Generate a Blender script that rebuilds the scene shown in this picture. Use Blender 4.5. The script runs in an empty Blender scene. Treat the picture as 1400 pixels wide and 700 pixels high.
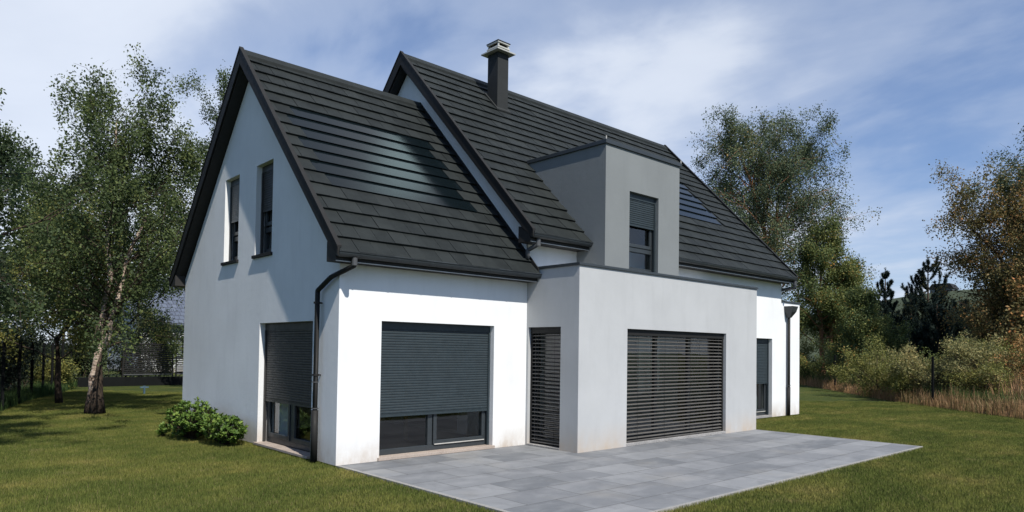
import bpy, math, random
import numpy as np
from mathutils import Vector, Matrix
PI=math.pi
random.seed(7)
scene=bpy.context.scene
col=scene.collection

# ------------------------------------------------------------------ helpers
class MB:
    """collects polygons for one mesh object; v = per-face tint value"""
    def __init__(s): s.v=[]; s.f=[]; s.t=[]
    def poly(s,pts,t=0.5):
        b=len(s.v); s.v+= [tuple(p) for p in pts]; s.f.append(tuple(range(b,b+len(pts)))); s.t.append(t)
    def box(s,x0,x1,y0,y1,z0,z1,t=0.5):
        b=len(s.v)
        s.v+=[(x0,y0,z0),(x1,y0,z0),(x1,y1,z0),(x0,y1,z0),(x0,y0,z1),(x1,y0,z1),(x1,y1,z1),(x0,y1,z1)]
        for q in ((0,3,2,1),(4,5,6,7),(0,1,5,4),(1,2,6,5),(2,3,7,6),(3,0,4,7)):
            s.f.append(tuple(b+i for i in q)); s.t.append(t)
    def hexa(s,p,t=0.5):
        b=len(s.v); s.v+=[tuple(q) for q in p]
        for q in ((0,3,2,1),(4,5,6,7),(0,1,5,4),(1,2,6,5),(2,3,7,6),(3,0,4,7)):
            s.f.append(tuple(b+i for i in q)); s.t.append(t)
    def prism_x(s,prof,x0,x1,t=0.5):
        """profile of (y,z) extruded along x"""
        n=len(prof); b=len(s.v)
        s.v+=[(x0,y,z) for y,z in prof]+[(x1,y,z) for y,z in prof]
        for i in range(n):
            j=(i+1)%n; s.f.append((b+i,b+j,b+n+j,b+n+i)); s.t.append(t)
        s.f.append(tuple(b+i for i in range(n))[::-1]); s.f.append(tuple(b+n+i for i in range(n))); s.t+=[t,t]
    def tube(s,pts,rad,n=10,t=0.5,cap=True):
        P=[Vector(p) for p in pts]; rings=[]
        if not hasattr(rad,'__len__'): rad=[rad]*len(P)
        up=Vector((0,0,1))
        for i,p in enumerate(P):
            d=(P[min(i+1,len(P)-1)]-P[max(i-1,0)]).normalized()
            a=d.cross(up)
            if a.length<0.15: a=d.cross(Vector((0,1,0)))
            a.normalize(); c=d.cross(a).normalized()
            b=len(s.v)
            for k in range(n):
                an=2*PI*k/n
                s.v.append(tuple(p+(a*math.cos(an)+c*math.sin(an))*rad[i]))
            rings.append(b)
        for r0,r1 in zip(rings,rings[1:]):
            for k in range(n):
                k2=(k+1)%n; s.f.append((r0+k,r0+k2,r1+k2,r1+k)); s.t.append(t)
        if cap:
            s.f.append(tuple(rings[0]+k for k in range(n))[::-1]); s.f.append(tuple(rings[-1]+k for k in range(n))); s.t+=[t,t]
    def build(s,name,mat,parent=None,smooth=False):
        me=bpy.data.meshes.new(name); me.from_pydata(s.v,[],s.f); me.update()
        a=me.attributes.new('tint','FLOAT','FACE'); a.data.foreach_set('value',np.array(s.t,np.float32))
        if smooth: me.polygons.foreach_set('use_smooth',[True]*len(me.polygons))
        me.materials.append(mat)
        o=bpy.data.objects.new(name,me); col.objects.link(o)
        if parent is not None: o.parent=parent
        return o
def bevel(o,w=0.006,seg=2):
    m=o.modifiers.new('bevel','BEVEL'); m.width=w; m.segments=seg; m.limit_method='ANGLE'; m.angle_limit=math.radians(40); return o
def npmesh(name,V,F,mat,parent=None,attrs=None,loc=None):
    """V (n,3), F (m,k) same-size faces"""
    me=bpy.data.meshes.new(name); n,k=F.shape
    me.vertices.add(len(V)); me.vertices.foreach_set('co',np.ascontiguousarray(V,np.float32).ravel())
    me.loops.add(n*k); me.loops.foreach_set('vertex_index',np.ascontiguousarray(F,np.int32).ravel())
    me.polygons.add(n); me.polygons.foreach_set('loop_start',np.arange(0,n*k,k,dtype=np.int32))
    me.update(calc_edges=True)
    for an,(dom,val) in (attrs or {}).items():
        a=me.attributes.new(an,'FLOAT',dom); a.data.foreach_set('value',np.ascontiguousarray(val,np.float32))
    me.materials.append(mat)
    o=bpy.data.objects.new(name,me); col.objects.link(o)
    if parent is not None: o.parent=parent
    return o
def tag(o,label=None,cat=None,group=None,kind=None):
    if label: o['label']=label
    if cat: o['category']=cat
    if group: o['group']=group
    if kind: o['kind']=kind
    return o
def empty(name,loc,label,cat,group=None):
    o=bpy.data.objects.new(name,None); col.objects.link(o); o.location=loc; o.empty_display_size=.3
    return tag(o,label,cat,group)

# ------------------------------------------------------------------ materials
def newmat(name):
    m=bpy.data.materials.new(name); m.use_nodes=True; nt=m.node_tree; nt.nodes.clear()
    out=nt.nodes.new('ShaderNodeOutputMaterial'); return m,nt,out
def N(nt,typ,**kw):
    n=nt.nodes.new('ShaderNode'+typ)
    for k,v in kw.items():
        if k in n.inputs: n.inputs[k].default_value=v
        else: setattr(n,k,v)
    return n
def noise(nt,vec,scale,detail=4,rough=.55,dist=0.0):
    n=nt.nodes.new('ShaderNodeTexNoise'); n.inputs['Scale'].default_value=scale; n.inputs['Detail'].default_value=detail
    n.inputs['Roughness'].default_value=rough; n.inputs['Distortion'].default_value=dist
    if vec is not None: nt.links.new(vec,n.inputs['Vector'])
    return n.outputs['Fac']
def ramp(nt,fac,stops,interp='LINEAR'):
    r=nt.nodes.new('ShaderNodeValToRGB'); cr=r.color_ramp; cr.interpolation=interp
    while len(cr.elements)<len(stops): cr.elements.new(0.5)
    for e,(p,c) in zip(cr.elements,stops):
        e.position=p; e.color=(c,c,c,1) if not hasattr(c,'__len__') else (*c[:3],1)
    if fac is not None: nt.links.new(fac,r.inputs['Fac'])
    return r.outputs['Color']
def mix(nt,fac,a,b,mode='MIX'):
    m=nt.nodes.new('ShaderNodeMix'); m.data_type='RGBA'; m.blend_type=mode
    for s,v in ((m.inputs[0],fac),(m.inputs[6],a),(m.inputs[7],b)):
        if isinstance(v,bpy.types.NodeSocket): nt.links.new(v,s)
        elif hasattr(v,'__len__'): s.default_value=(*v[:3],1)
        else: s.default_value=v
    return m.outputs[2]
def mth(nt,op,a,b=None,c=None):
    m=nt.nodes.new('ShaderNodeMath'); m.operation=op
    for i,v in enumerate((a,b,c)):
        if v is None: continue
        if isinstance(v,bpy.types.NodeSocket): nt.links.new(v,m.inputs[i])
        else: m.inputs[i].default_value=v
    return m.outputs[0]
def bump(nt,h,strength=.3,dist=.01):
    b=nt.nodes.new('ShaderNodeBump'); b.inputs['Strength'].default_value=strength; b.inputs['Distance'].default_value=dist
    nt.links.new(h,b.inputs['Height']); return b.outputs['Normal']
def wpos(nt): return nt.nodes.new('ShaderNodeNewGeometry').outputs['Position']
def mapping(nt,vec,scale=(1,1,1),rot=(0,0,0),loc=(0,0,0)):
    m=nt.nodes.new('ShaderNodeMapping'); m.inputs['Scale'].default_value=scale; m.inputs['Rotation'].default_value=rot; m.inputs['Location'].default_value=loc
    nt.links.new(vec,m.inputs['Vector']); return m.outputs[0]
def principled(nt,out,color,rough=.6,metal=0,normal=None,spec=.5):
    p=nt.nodes.new('ShaderNodeBsdfPrincipled')
    for k,v in (('Base Color',color),('Roughness',rough),('Metallic',metal)):
        if isinstance(v,bpy.types.NodeSocket): nt.links.new(v,p.inputs[k])
        elif hasattr(v,'__len__'): p.inputs[k].default_value=(*v[:3],1)
        else: p.inputs[k].default_value=v
    p.inputs['Specular IOR Level'].default_value=spec
    if normal is not None: nt.links.new(normal,p.inputs['Normal'])
    nt.links.new(p.outputs[0],out.inputs['Surface']); return p
def attr(nt,name):
    a=nt.nodes.new('ShaderNodeAttribute'); a.attribute_name=name; return a.outputs['Fac']

def plaster(name,c,dirt=(.42,.34,.26),splash=.85):
    m,nt,out=newmat(name); P=wpos(nt)
    big=noise(nt,P,0.9,5,.6); mid=noise(nt,mapping(nt,P,(3,3,.5)),1.6,5,.6)
    v=ramp(nt,big,[(.3,tuple(k*.90 for k in c)),(.7,c)])
    v=mix(nt,mth(nt,'MULTIPLY',ramp(nt,mid,[(.5,0.),(.75,1.)]),.24),v,tuple(k*.72 for k in c))
    # rain splash dirt low on the wall, broken by noise
    z=nt.nodes.new('ShaderNodeSeparateXYZ'); nt.links.new(P,z.inputs[0])
    h=mth(nt,'SUBTRACT',1.0,mth(nt,'DIVIDE',z.outputs[2],.55)); h=mth(nt,'MAXIMUM',h,0.)
    d=mth(nt,'MULTIPLY',mth(nt,'POWER',h,1.6),ramp(nt,noise(nt,mapping(nt,P,(1,1,.6)),1.7,6,.7),[(.30,0.),(.6,1.)]))
    v=mix(nt,mth(nt,'MULTIPLY',d,splash),v,dirt)
    f=noise(nt,P,170,3,.6); g=noise(nt,P,9,4,.6)
    n=bump(nt,mth(nt,'ADD',f,mth(nt,'MULTIPLY',g,1.6)),.35,.004)
    principled(nt,out,v,.9,0,n,.2); return m
M={}
M['white']=plaster('white_render',(.775,.785,.785))
M['grey']=plaster('pale_grey_render',(.44,.45,.455))
M['dgrey']=plaster('mid_grey_render',(.20,.215,.218),splash=0)
def metal_paint(name,c,rough=.4,var=.12,spec=.5,bs=.1):
    m,nt,out=newmat(name); P=wpos(nt)
    v=mix(nt,ramp(nt,noise(nt,P,5,5,.6),[(.3,0.),(.7,1.)]),tuple(k*(1-var) for k in c),tuple(k*(1+var) for k in c))
    r=ramp(nt,noise(nt,P,14,4,.6),[(.3,rough-.06),(.7,rough+.1)])
    principled(nt,out,v,r,0,bump(nt,noise(nt,P,40,3),bs,.002),spec); return m
M['anthracite']=metal_paint('anthracite_metal',(.030,.036,.040),.38)
M['brown_metal']=metal_paint('brown_black_metal',(.0150,.0148,.0142),.65,.12,.25)
M['soffit']=metal_paint('dark_soffit_board',(.015,.0135,.0125),.7)
M['shutter']=metal_paint('slate_blue_shutter_metal',(.020,.031,.037),.55)
M['shutter_dark']=metal_paint('dark_bronze_shutter_metal',(.036,.034,.032),.45)
M['slat']=metal_paint('grey_brown_blind_slat',(.10,.095,.088),.42)
M['slat_bright']=metal_paint('pale_grey_shutter_metal',(.15,.145,.14),.45)
M['zinc']=metal_paint('bare_zinc_metal',(.065,.067,.07),.45)
M['alu']=metal_paint('pale_aluminium_edge',(.45,.44,.41),.4)
M['cowl']=metal_paint('galvanised_cowl_metal',(.42,.42,.39),.4)
M['post']=metal_paint('dark_fence_paint',(.008,.009,.009),.9,.12,.1)
M['chimney']=metal_paint('grey_chimney_cladding',(.024,.026,.026),.7,.12,.25)
M['blue']=metal_paint('pale_blue_plastic',(.07,.13,.18),.6)

def tilemat(name):
    m,nt,out=newmat(name); P=wpos(nt); t=attr(nt,'tint')
    c=ramp(nt,t,[(0.,(.0080,.0105,.0105)),(.5,(.0108,.0138,.0136)),(1.,(.0165,.0198,.0193))])
    c=mix(nt,ramp(nt,noise(nt,P,3.5,6,.65),[(.4,0.),(.72,.55)]),c,(.024,.029,.028))
    c=mix(nt,ramp(nt,noise(nt,P,55,4,.7),[(.55,0.),(.8,.5)]),c,(.038,.042,.039))
    n=bump(nt,noise(nt,P,60,5,.7),.5,.006)
    principled(nt,out,c,.68,0,n,.22); return m
M['tile']=tilemat('dark_slate_grey_tile')
def solarmat():
    m,nt,out=newmat('solar_tile_glass'); P=wpos(nt)
    w=nt.nodes.new('ShaderNodeTexWave'); w.wave_type='BANDS'; w.bands_direction='X'; w.inputs['Scale'].default_value=12; w.inputs['Distortion'].default_value=0
    nt.links.new(P,w.inputs['Vector'])
    b=noise(nt,mapping(nt,P,(1,6,6)),30,4,.7)
    c=mix(nt,ramp(nt,b,[(.35,0.),(.7,1.)]),(.002,.004,.005),(.006,.010,.012))
    n=bump(nt,mth(nt,'ADD',b,mth(nt,'MULTIPLY',w.outputs['Fac'],.2)),.12,.0015)
    p=principled(nt,out,c,.14,0,n,.5); p.inputs['IOR'].default_value=1.22
    return m
M['solar']=solarmat()
def stonemat(name,c0,c1,sc=90):
    m,nt,out=newmat(name); P=wpos(nt)
    c=mix(nt,ramp(nt,noise(nt,P,sc,4,.7),[(.42,0.),(.6,1.)]),c0,c1)
    c=mix(nt,ramp(nt,noise(nt,P,3,5,.6),[(.45,0.),(.75,.5)]),c,tuple(k*.6 for k in c0))
    principled(nt,out,c,.75,0,bump(nt,noise(nt,P,sc,4),.3,.004),.3); return m
M['sill']=stonemat('beige_stone_sill',(.30,.24,.20),(.44,.38,.33))
M['granite']=stonemat('speckled_grey_stone',(.16,.155,.15),(.42,.41,.40))
M['edging']=stonemat('pale_concrete_edging',(.24,.235,.225),(.33,.32,.30),60)
def glassmat():
    m,nt,out=newmat('window_glass')
    g=N(nt,'BsdfGlossy'); g.inputs['Roughness'].default_value=.01; g.inputs['Color'].default_value=(.95,.97,1,1)
    t=N(nt,'BsdfTransparent'); t.inputs['Color'].default_value=(.74,.78,.77,1)
    f=N(nt,'LayerWeight'); f.inputs['Blend'].default_value=.5
    P=wpos(nt); nn=bump(nt,noise(nt,P,1.3,2),.05,.02); nt.links.new(nn,g.inputs['Normal'])
    ms=N(nt,'MixShader'); nt.links.new(mth(nt,'MULTIPLY_ADD',mth(nt,'POWER',f.outputs['Facing'],4.),.8,.07),ms.inputs[0]); nt.links.new(t.outputs[0],ms.inputs[1]); nt.links.new(g.outputs[0],ms.inputs[2])
    nt.links.new(ms.outputs[0],out.inputs['Surface']); return m
M['glass']=glassmat()
def plain(name,c,rough=.8,sc=6,var=.15):
    m,nt,out=newmat(name); P=wpos(nt)
    principled(nt,out,mix(nt,noise(nt,P,sc,4),tuple(k*(1-var) for k in c),tuple(k*(1+var) for k in c)),rough,0,None,.3); return m
M['room']=plain('cream_room_wall',(.52,.48,.42))
M['floorwood']=plain('brown_room_floor',(.16,.10,.06),.5,9)
M['curtain']=plain('pale_curtain_fabric',(.62,.63,.62),.9,20)
M['wood']=plain('brown_furniture_wood',(.20,.12,.06),.5,14)

def paver():
    m,nt,out=newmat('grey_concrete_pavers'); P=wpos(nt)
    br=nt.nodes.new('ShaderNodeTexBrick'); nt.links.new(mapping(nt,P,(1,1,1),(0,0,0),(0,.02,0)),br.inputs['Vector'])
    br.inputs['Scale'].default_value=1; br.inputs['Brick Width'].default_value=.9; br.inputs['Row Height'].default_value=.6
    br.inputs['Mortar Size'].default_value=.008; br.inputs['Mortar Smooth'].default_value=.2; br.inputs['Bias'].default_value=0
    br.inputs['Color1'].default_value=(.0,.0,.0,1); br.inputs['Color2'].default_value=(1,1,1,1); br.inputs['Mortar'].default_value=(.5,.5,.5,1)
    c=ramp(nt,br.outputs['Color'],[(0.,(.125,.133,.143)),(.5,(.165,.172,.182)),(1.,(.215,.222,.23))])
    cl=noise(nt,mapping(nt,P,(1,2.2,1)),1.25,6,.62,.5)
    c=mix(nt,ramp(nt,cl,[(.46,0.),(.68,.45)]),c,(.29,.295,.30))
    c=mix(nt,ramp(nt,noise(nt,mapping(nt,P,(1.4,1,1)),2.1,6,.7,.4),[(.5,0.),(.72,.5)]),c,(.095,.10,.108))
    c=mix(nt,ramp(nt,noise(nt,P,.7,4,.6),[(.55,0.),(.75,.3)]),c,(.27,.245,.20))
    c=mix(nt,mth(nt,'MULTIPLY',br.outputs['Fac'],.75),c,(.065,.065,.062))
    h=mth(nt,'SUBTRACT',noise(nt,P,60,4,.6),mth(nt,'MULTIPLY',br.outputs['Fac'],4.))
    principled(nt,out,c,.72,0,bump(nt,h,.35,.004),.35); return m
M['paver']=paver()

def lawn_color(nt):
    P=wpos(nt)
    a=noise(nt,mapping(nt,P,(1,1.7,1),(0,0,.4)),.55,6,.62,.3)
    c=ramp(nt,a,[(.28,(.046,.066,.016)),(.45,(.074,.096,.022)),(.58,(.112,.124,.030)),(.74,(.175,.160,.050))])
    b=noise(nt,P,3.2,6,.65)
    c=mix(nt,ramp(nt,b,[(.4,.0),(.62,.55)]),c,(.052,.072,.018))
    d=noise(nt,mapping(nt,P,(1,1.4,1)),1.4,5,.7)
    c=mix(nt,ramp(nt,d,[(.6,0.),(.78,.6)]),c,(.24,.20,.09))
    return P,c
def lawn():
    m,nt,out=newmat('mown_lawn'); P,c=lawn_color(nt)
    # rough ground outside the garden
    s=nt.nodes.new('ShaderNodeSeparateXYZ'); nt.links.new(P,s.inputs[0])
    f=noise(nt,P,45,6,.7)
    c=mix(nt,ramp(nt,f,[(.35,.75),(.65,0.)]),c,(.022,.032,.010))
    n=bump(nt,mth(nt,'ADD',f,noise(nt,P,14,5,.7)),.9,.05)
    principled(nt,out,c,.9,0,n,.1); return m
M['lawn']=lawn()
def blade():
    m,nt,out=newmat('grass_blades'); P,c=lawn_color(nt)
    t=attr(nt,'tint')
    c=mix(nt,.55,c,mix(nt,t,(.5,.55,.45),(1.9,1.75,1.6)),'MULTIPLY')
    c=mix(nt,1.0,c,(1.75,1.62,1.95),'MULTIPLY')
    c=mix(nt,ramp(nt,t,[(.93,0.),(.96,.8)]),c,(.24,.20,.10))
    d=N(nt,'BsdfDiffuse'); nt.links.new(c,d.inputs[0]); tr=N(nt,'BsdfTranslucent'); nt.links.new(c,tr.inputs[0])
    ms=N(nt,'MixShader'); ms.inputs[0].default_value=.3; nt.links.new(d.outputs[0],ms.inputs[1]); nt.links.new(tr.outputs[0],ms.inputs[2])
    nt.links.new(ms.outputs[0],out.inputs['Surface']); return m
M['blade']=blade()
def leafmat(name,stops,trans=.35,gloss=.015,k=1.55):
    m,nt,out=newmat(name); t=attr(nt,'tint')
    c=ramp(nt,t,[(p,tuple(v*k for v in q)) for p,q in stops])
    d=N(nt,'BsdfDiffuse'); nt.links.new(c,d.inputs[0]); tr=N(nt,'BsdfTranslucent'); nt.links.new(c,tr.inputs[0])
    ms=N(nt,'MixShader'); ms.inputs[0].default_value=trans; nt.links.new(d.outputs[0],ms.inputs[1]); nt.links.new(tr.outputs[0],ms.inputs[2])
    g=N(nt,'BsdfGlossy'); g.inputs['Roughness'].default_value=.6
    m2=N(nt,'MixShader'); m2.inputs[0].default_value=gloss; nt.links.new(ms.outputs[0],m2.inputs[1]); nt.links.new(g.outputs[0],m2.inputs[2])
    nt.links.new(m2.outputs[0],out.inputs['Surface']); return m
L={}
L['birch']=leafmat('birch_leaves',[(0,(.020,.032,.016)),(.45,(.040,.058,.024)),(.75,(.070,.092,.030)),(1,(.115,.128,.040))],.45,k=1.9)
L['birch2']=leafmat('grey_green_leaves',[(0,(.024,.036,.024)),(.5,(.048,.064,.036)),(.8,(.085,.092,.040)),(1,(.17,.11,.04))],k=2.3)
L['ash']=leafmat('yellowing_leaves',[(0,(.028,.042,.018)),(.5,(.065,.080,.026)),(.8,(.12,.115,.034)),(1,(.24,.12,.035))],k=2.3)
L['autumn']=leafmat('rusty_leaves',[(0,(.040,.040,.018)),(.4,(.080,.068,.026)),(.7,(.15,.085,.032)),(1,(.26,.11,.04))],k=2.3)
L['dark']=leafmat('dark_leaves',[(0,(.008,.014,.010)),(.5,(.016,.026,.016)),(1,(.034,.044,.022))],k=1.3)
L['yellow']=leafmat('olive_yellow_leaves',[(0,(.035,.042,.014)),(.5,(.075,.080,.022)),(1,(.15,.13,.035))],k=2.2)
L['laurel']=leafmat('glossy_laurel_leaves',[(0,(.030,.060,.012)),(.5,(.070,.125,.020)),(1,(.17,.23,.045))],.3,.03,1.45)
L['pine']=leafmat('pine_needles',[(0,(.010,.018,.018)),(.5,(.018,.030,.027)),(1,(.034,.046,.034))],.15,.01,1.5)
L['willow']=leafmat('silver_olive_leaves',[(0,(.055,.062,.028)),(.5,(.11,.11,.045)),(1,(.22,.17,.07))],k=1.9)
L['dry']=leafmat('dry_grass_stems',[(0,(.045,.060,.020)),(.35,(.11,.09,.035)),(.7,(.24,.15,.075)),(1,(.34,.20,.11))],.3,k=1.35)
L['tallgreen']=leafmat('tall_green_grass',[(0,(.02,.04,.012)),(.6,(.05,.08,.02)),(1,(.12,.13,.04))],.3,k=1.7)
def bark(name,kind):
    m,nt,out=newmat(name); P=wpos(nt)
    if kind=='birch':
        a=noise(nt,mapping(nt,P,(4,4,18)),1.5,6,.7)
        c=ramp(nt,a,[(.40,(.08,.05,.035)),(.50,(.44,.34,.27)),(.70,(.66,.57,.49))])
        s=nt.nodes.new('ShaderNodeSeparateXYZ'); nt.links.new(P,s.inputs[0])
        b=noise(nt,mapping(nt,P,(5,5,2)),2,5,.7)
        k=mth(nt,'ADD',s.outputs[2],mth(nt,'MULTIPLY_ADD',b,2.4,-1.2))
        c=mix(nt,ramp(nt,mth(nt,'DIVIDE',k,3.),[(.12,1.),(.3,0.)]),c,(.045,.032,.024))
    elif kind=='orange':
        c=ramp(nt,noise(nt,mapping(nt,P,(4,4,12)),1.5,6,.7),[(.35,(.11,.05,.03)),(.6,(.36,.18,.10)),(.75,(.50,.32,.22))])
    else:
        c=ramp(nt,noise(nt,mapping(nt,P,(9,9,3)),2,6,.7),[(.35,(.025,.019,.015)),(.65,(.085,.062,.045))])
    principled(nt,out,c,.9,0,bump(nt,noise(nt,mapping(nt,P,(12,12,4)),3,6,.7),.9,.03),.15); return m
M['bark_birch']=bark('birch_bark','birch'); M['bark_orange']=bark('orange_bark','orange'); M['bark']=bark('dark_bark','dark')

# ------------------------------------------------------------------ measured house (metres)
XB,BD,XR,HB=3.824,1.298,9.875,3.21          # box extension: left x, projection, right x, height
DA,EA,HGA,HRA=7.061,.372,3.141,7.214         # front wing: depth, eave, gutter and ridge heights
XV,DBK,EB,HGB,HRB=3.80,8.05,.416,3.864,8.446 # main wing
YR=4.024; XE=13.66; XW=13.755; OV=.215
SA=(HRA-HGA)/(DA/2+EA); SB=(HRB-HGB)/(YR+EB)
house=empty('house',(0,0,0),'white and grey rendered house with two steep dark tiled roofs beside a paved terrace','house')

def wall(mb,plane,c,a0,a1,zt,holes,T=.3,sign=1,extra=()):
    """wall sheet pair. plane 'x' or 'y' at value c, thickness T inward (sign). zt: float or function of a."""
    top=zt if callable(zt) else (lambda a:zt)
    def P(a,z,d): return (c+sign*d,a,z) if plane=='x' else (a,c+sign*d,z)
    br=sorted(set([a0,a1,*extra]+[h for H in holes for h in H[:2]]))
    for u,v in zip(br,br[1:]):
        seg=[H for H in holes if H[0]<=u+1e-6 and H[1]>=v-1e-6]; seg.sort(key=lambda H:H[2])
        z=0
        for H in seg:
            if H[2]>z+1e-6:
                for d in (0,T): mb.poly([P(u,z,d),P(v,z,d),P(v,H[2],d),P(u,H[2],d)])
            z=H[3]
        for d in (0,T): mb.poly([P(u,z,d),P(v,z,d),P(v,top(v),d),P(u,top(u),d)])
    for h0,h1,z0,z1 in holes:
        for q in ([(h0,z0),(h0,z1)],[(h1,z0),(h1,z1)],[(h0,z0),(h1,z0)],[(h0,z1),(h1,z1)]):
            (p,z_),(r,w_)=q; mb.poly([P(p,z_,0),P(r,w_,0),P(r,w_,T),P(p,z_,T)])
# openings  (a0,a1,z0,z1)
W_A=(.732,3.034,.0,2.159)
W_G=(.823,2.886,.0,2.150)
W_U1=(4.009,4.743,3.372,5.029); W_U2=(2.461,3.193,3.372,5.029)
W_BOX=(5.148,8.563,.0,2.160); W_SIDE=(-.873,-.05,.0,2.160)
W_B=(12.15,13.15,.0,2.15)
W_D=(5.90,6.86,3.30,4.925)
w=MB()
wall(w,'y',0,0,XB,3.15,[W_A])
apexA=lambda y: 6.894-SA*abs(y-DA/2)
wall(w,'x',0,0,DA,apexA,[W_G,W_U1,W_U2],extra=[DA/2])
wall(w,'y',DA,0,XV,3.1,[(1.,2.2,.9,2.1)],sign=-1)
apexB=lambda y: 8.12-SB*abs(y-YR)
wall(w,'x',XV,0,DBK,apexB,[(2.,4.5,.01,2.4)],extra=[YR])
wall(w,'y',0,XB,XE,3.9,[(4.3,9.4,.01,2.6),W_B])
wall(w,'x',XE,0,DBK,apexB,[],sign=-1,extra=[YR])
wall(w,'y',DBK,XV,XE,3.9,[(6,8,.9,2.1)],sign=-1)
w.build('wall',M['white'],house)
w=MB()
wall(w,'y',-BD,XB,XR,HB,[W_BOX]); wall(w,'x',XB,-BD,0,HB,[W_SIDE]); wall(w,'x',XR,-BD,0,HB,[],sign=-1)
w.box(XB+.3,XR-.3,-BD+.3,0,2.85,3.0)
o=w.build('extension',M['grey'],house); tag(o,'pale grey flat roofed box standing out from the facade')
c=MB(); hb0,hb1=HB+.002,HB+.05
c.box(XB-.028,XR+.028,-BD-.028,-BD+.32,hb0,hb1); c.box(XB-.028,XB+.32,-BD+.322,-.0,hb0,hb1); c.box(XR-.32,XR+.028,-BD+.322,-.002,hb0,hb1)
bevel(c.build('coping',M['anthracite'],o),.006)
# low flat roofed wing on the right
w=MB(); XG=14.775
wall(w,'y',0,XE+.001,XG,3.19,[]); wall(w,'x',XG,0,6,3.19,[],sign=-1); wall(w,'y',6,XE+.001,XG,3.19,[],sign=-1)
w.box(XE+.01,XG-.3,.3,5.7,2.9,3.0)
o=w.build('low_wing',M['white'],house)
c=MB(); c.box(XE+.002,XG+.03,-.03,.3,3.192,3.235); c.box(XG-.28,XG+.03,.302,6.03,3.192,3.235)
bevel(c.build('coping',M['anthracite'],o),.006)
# interior shell
w=MB(); w.box(.3,XV,.3,DA-.3,-.02,.012); w.box(XV+.3,XE-.3,.3,DBK-.3,-.02,.012); w.box(XB+.3,XR-.3,-BD+.3,.3,-.02,.012)
w.box(XV,XV+.3,.31,.5,-.02,.01)
w.build('floor',M['floorwood'],house)
w=MB(); w.box(.3,XV,.3,DA-.3,2.62,2.7); w.box(XV+.3,XE-.3,.3,DBK-.3,2.72,2.8); w.box(.3,3.7,4.6,4.7,.02,2.6); w.box(XV+.31,13.3,4.4,4.5,.02,2.7)
w.box(10.4,10.5,.31,4.39,.02,2.7)
w.build('inner_wall',M['room'],house)

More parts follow.
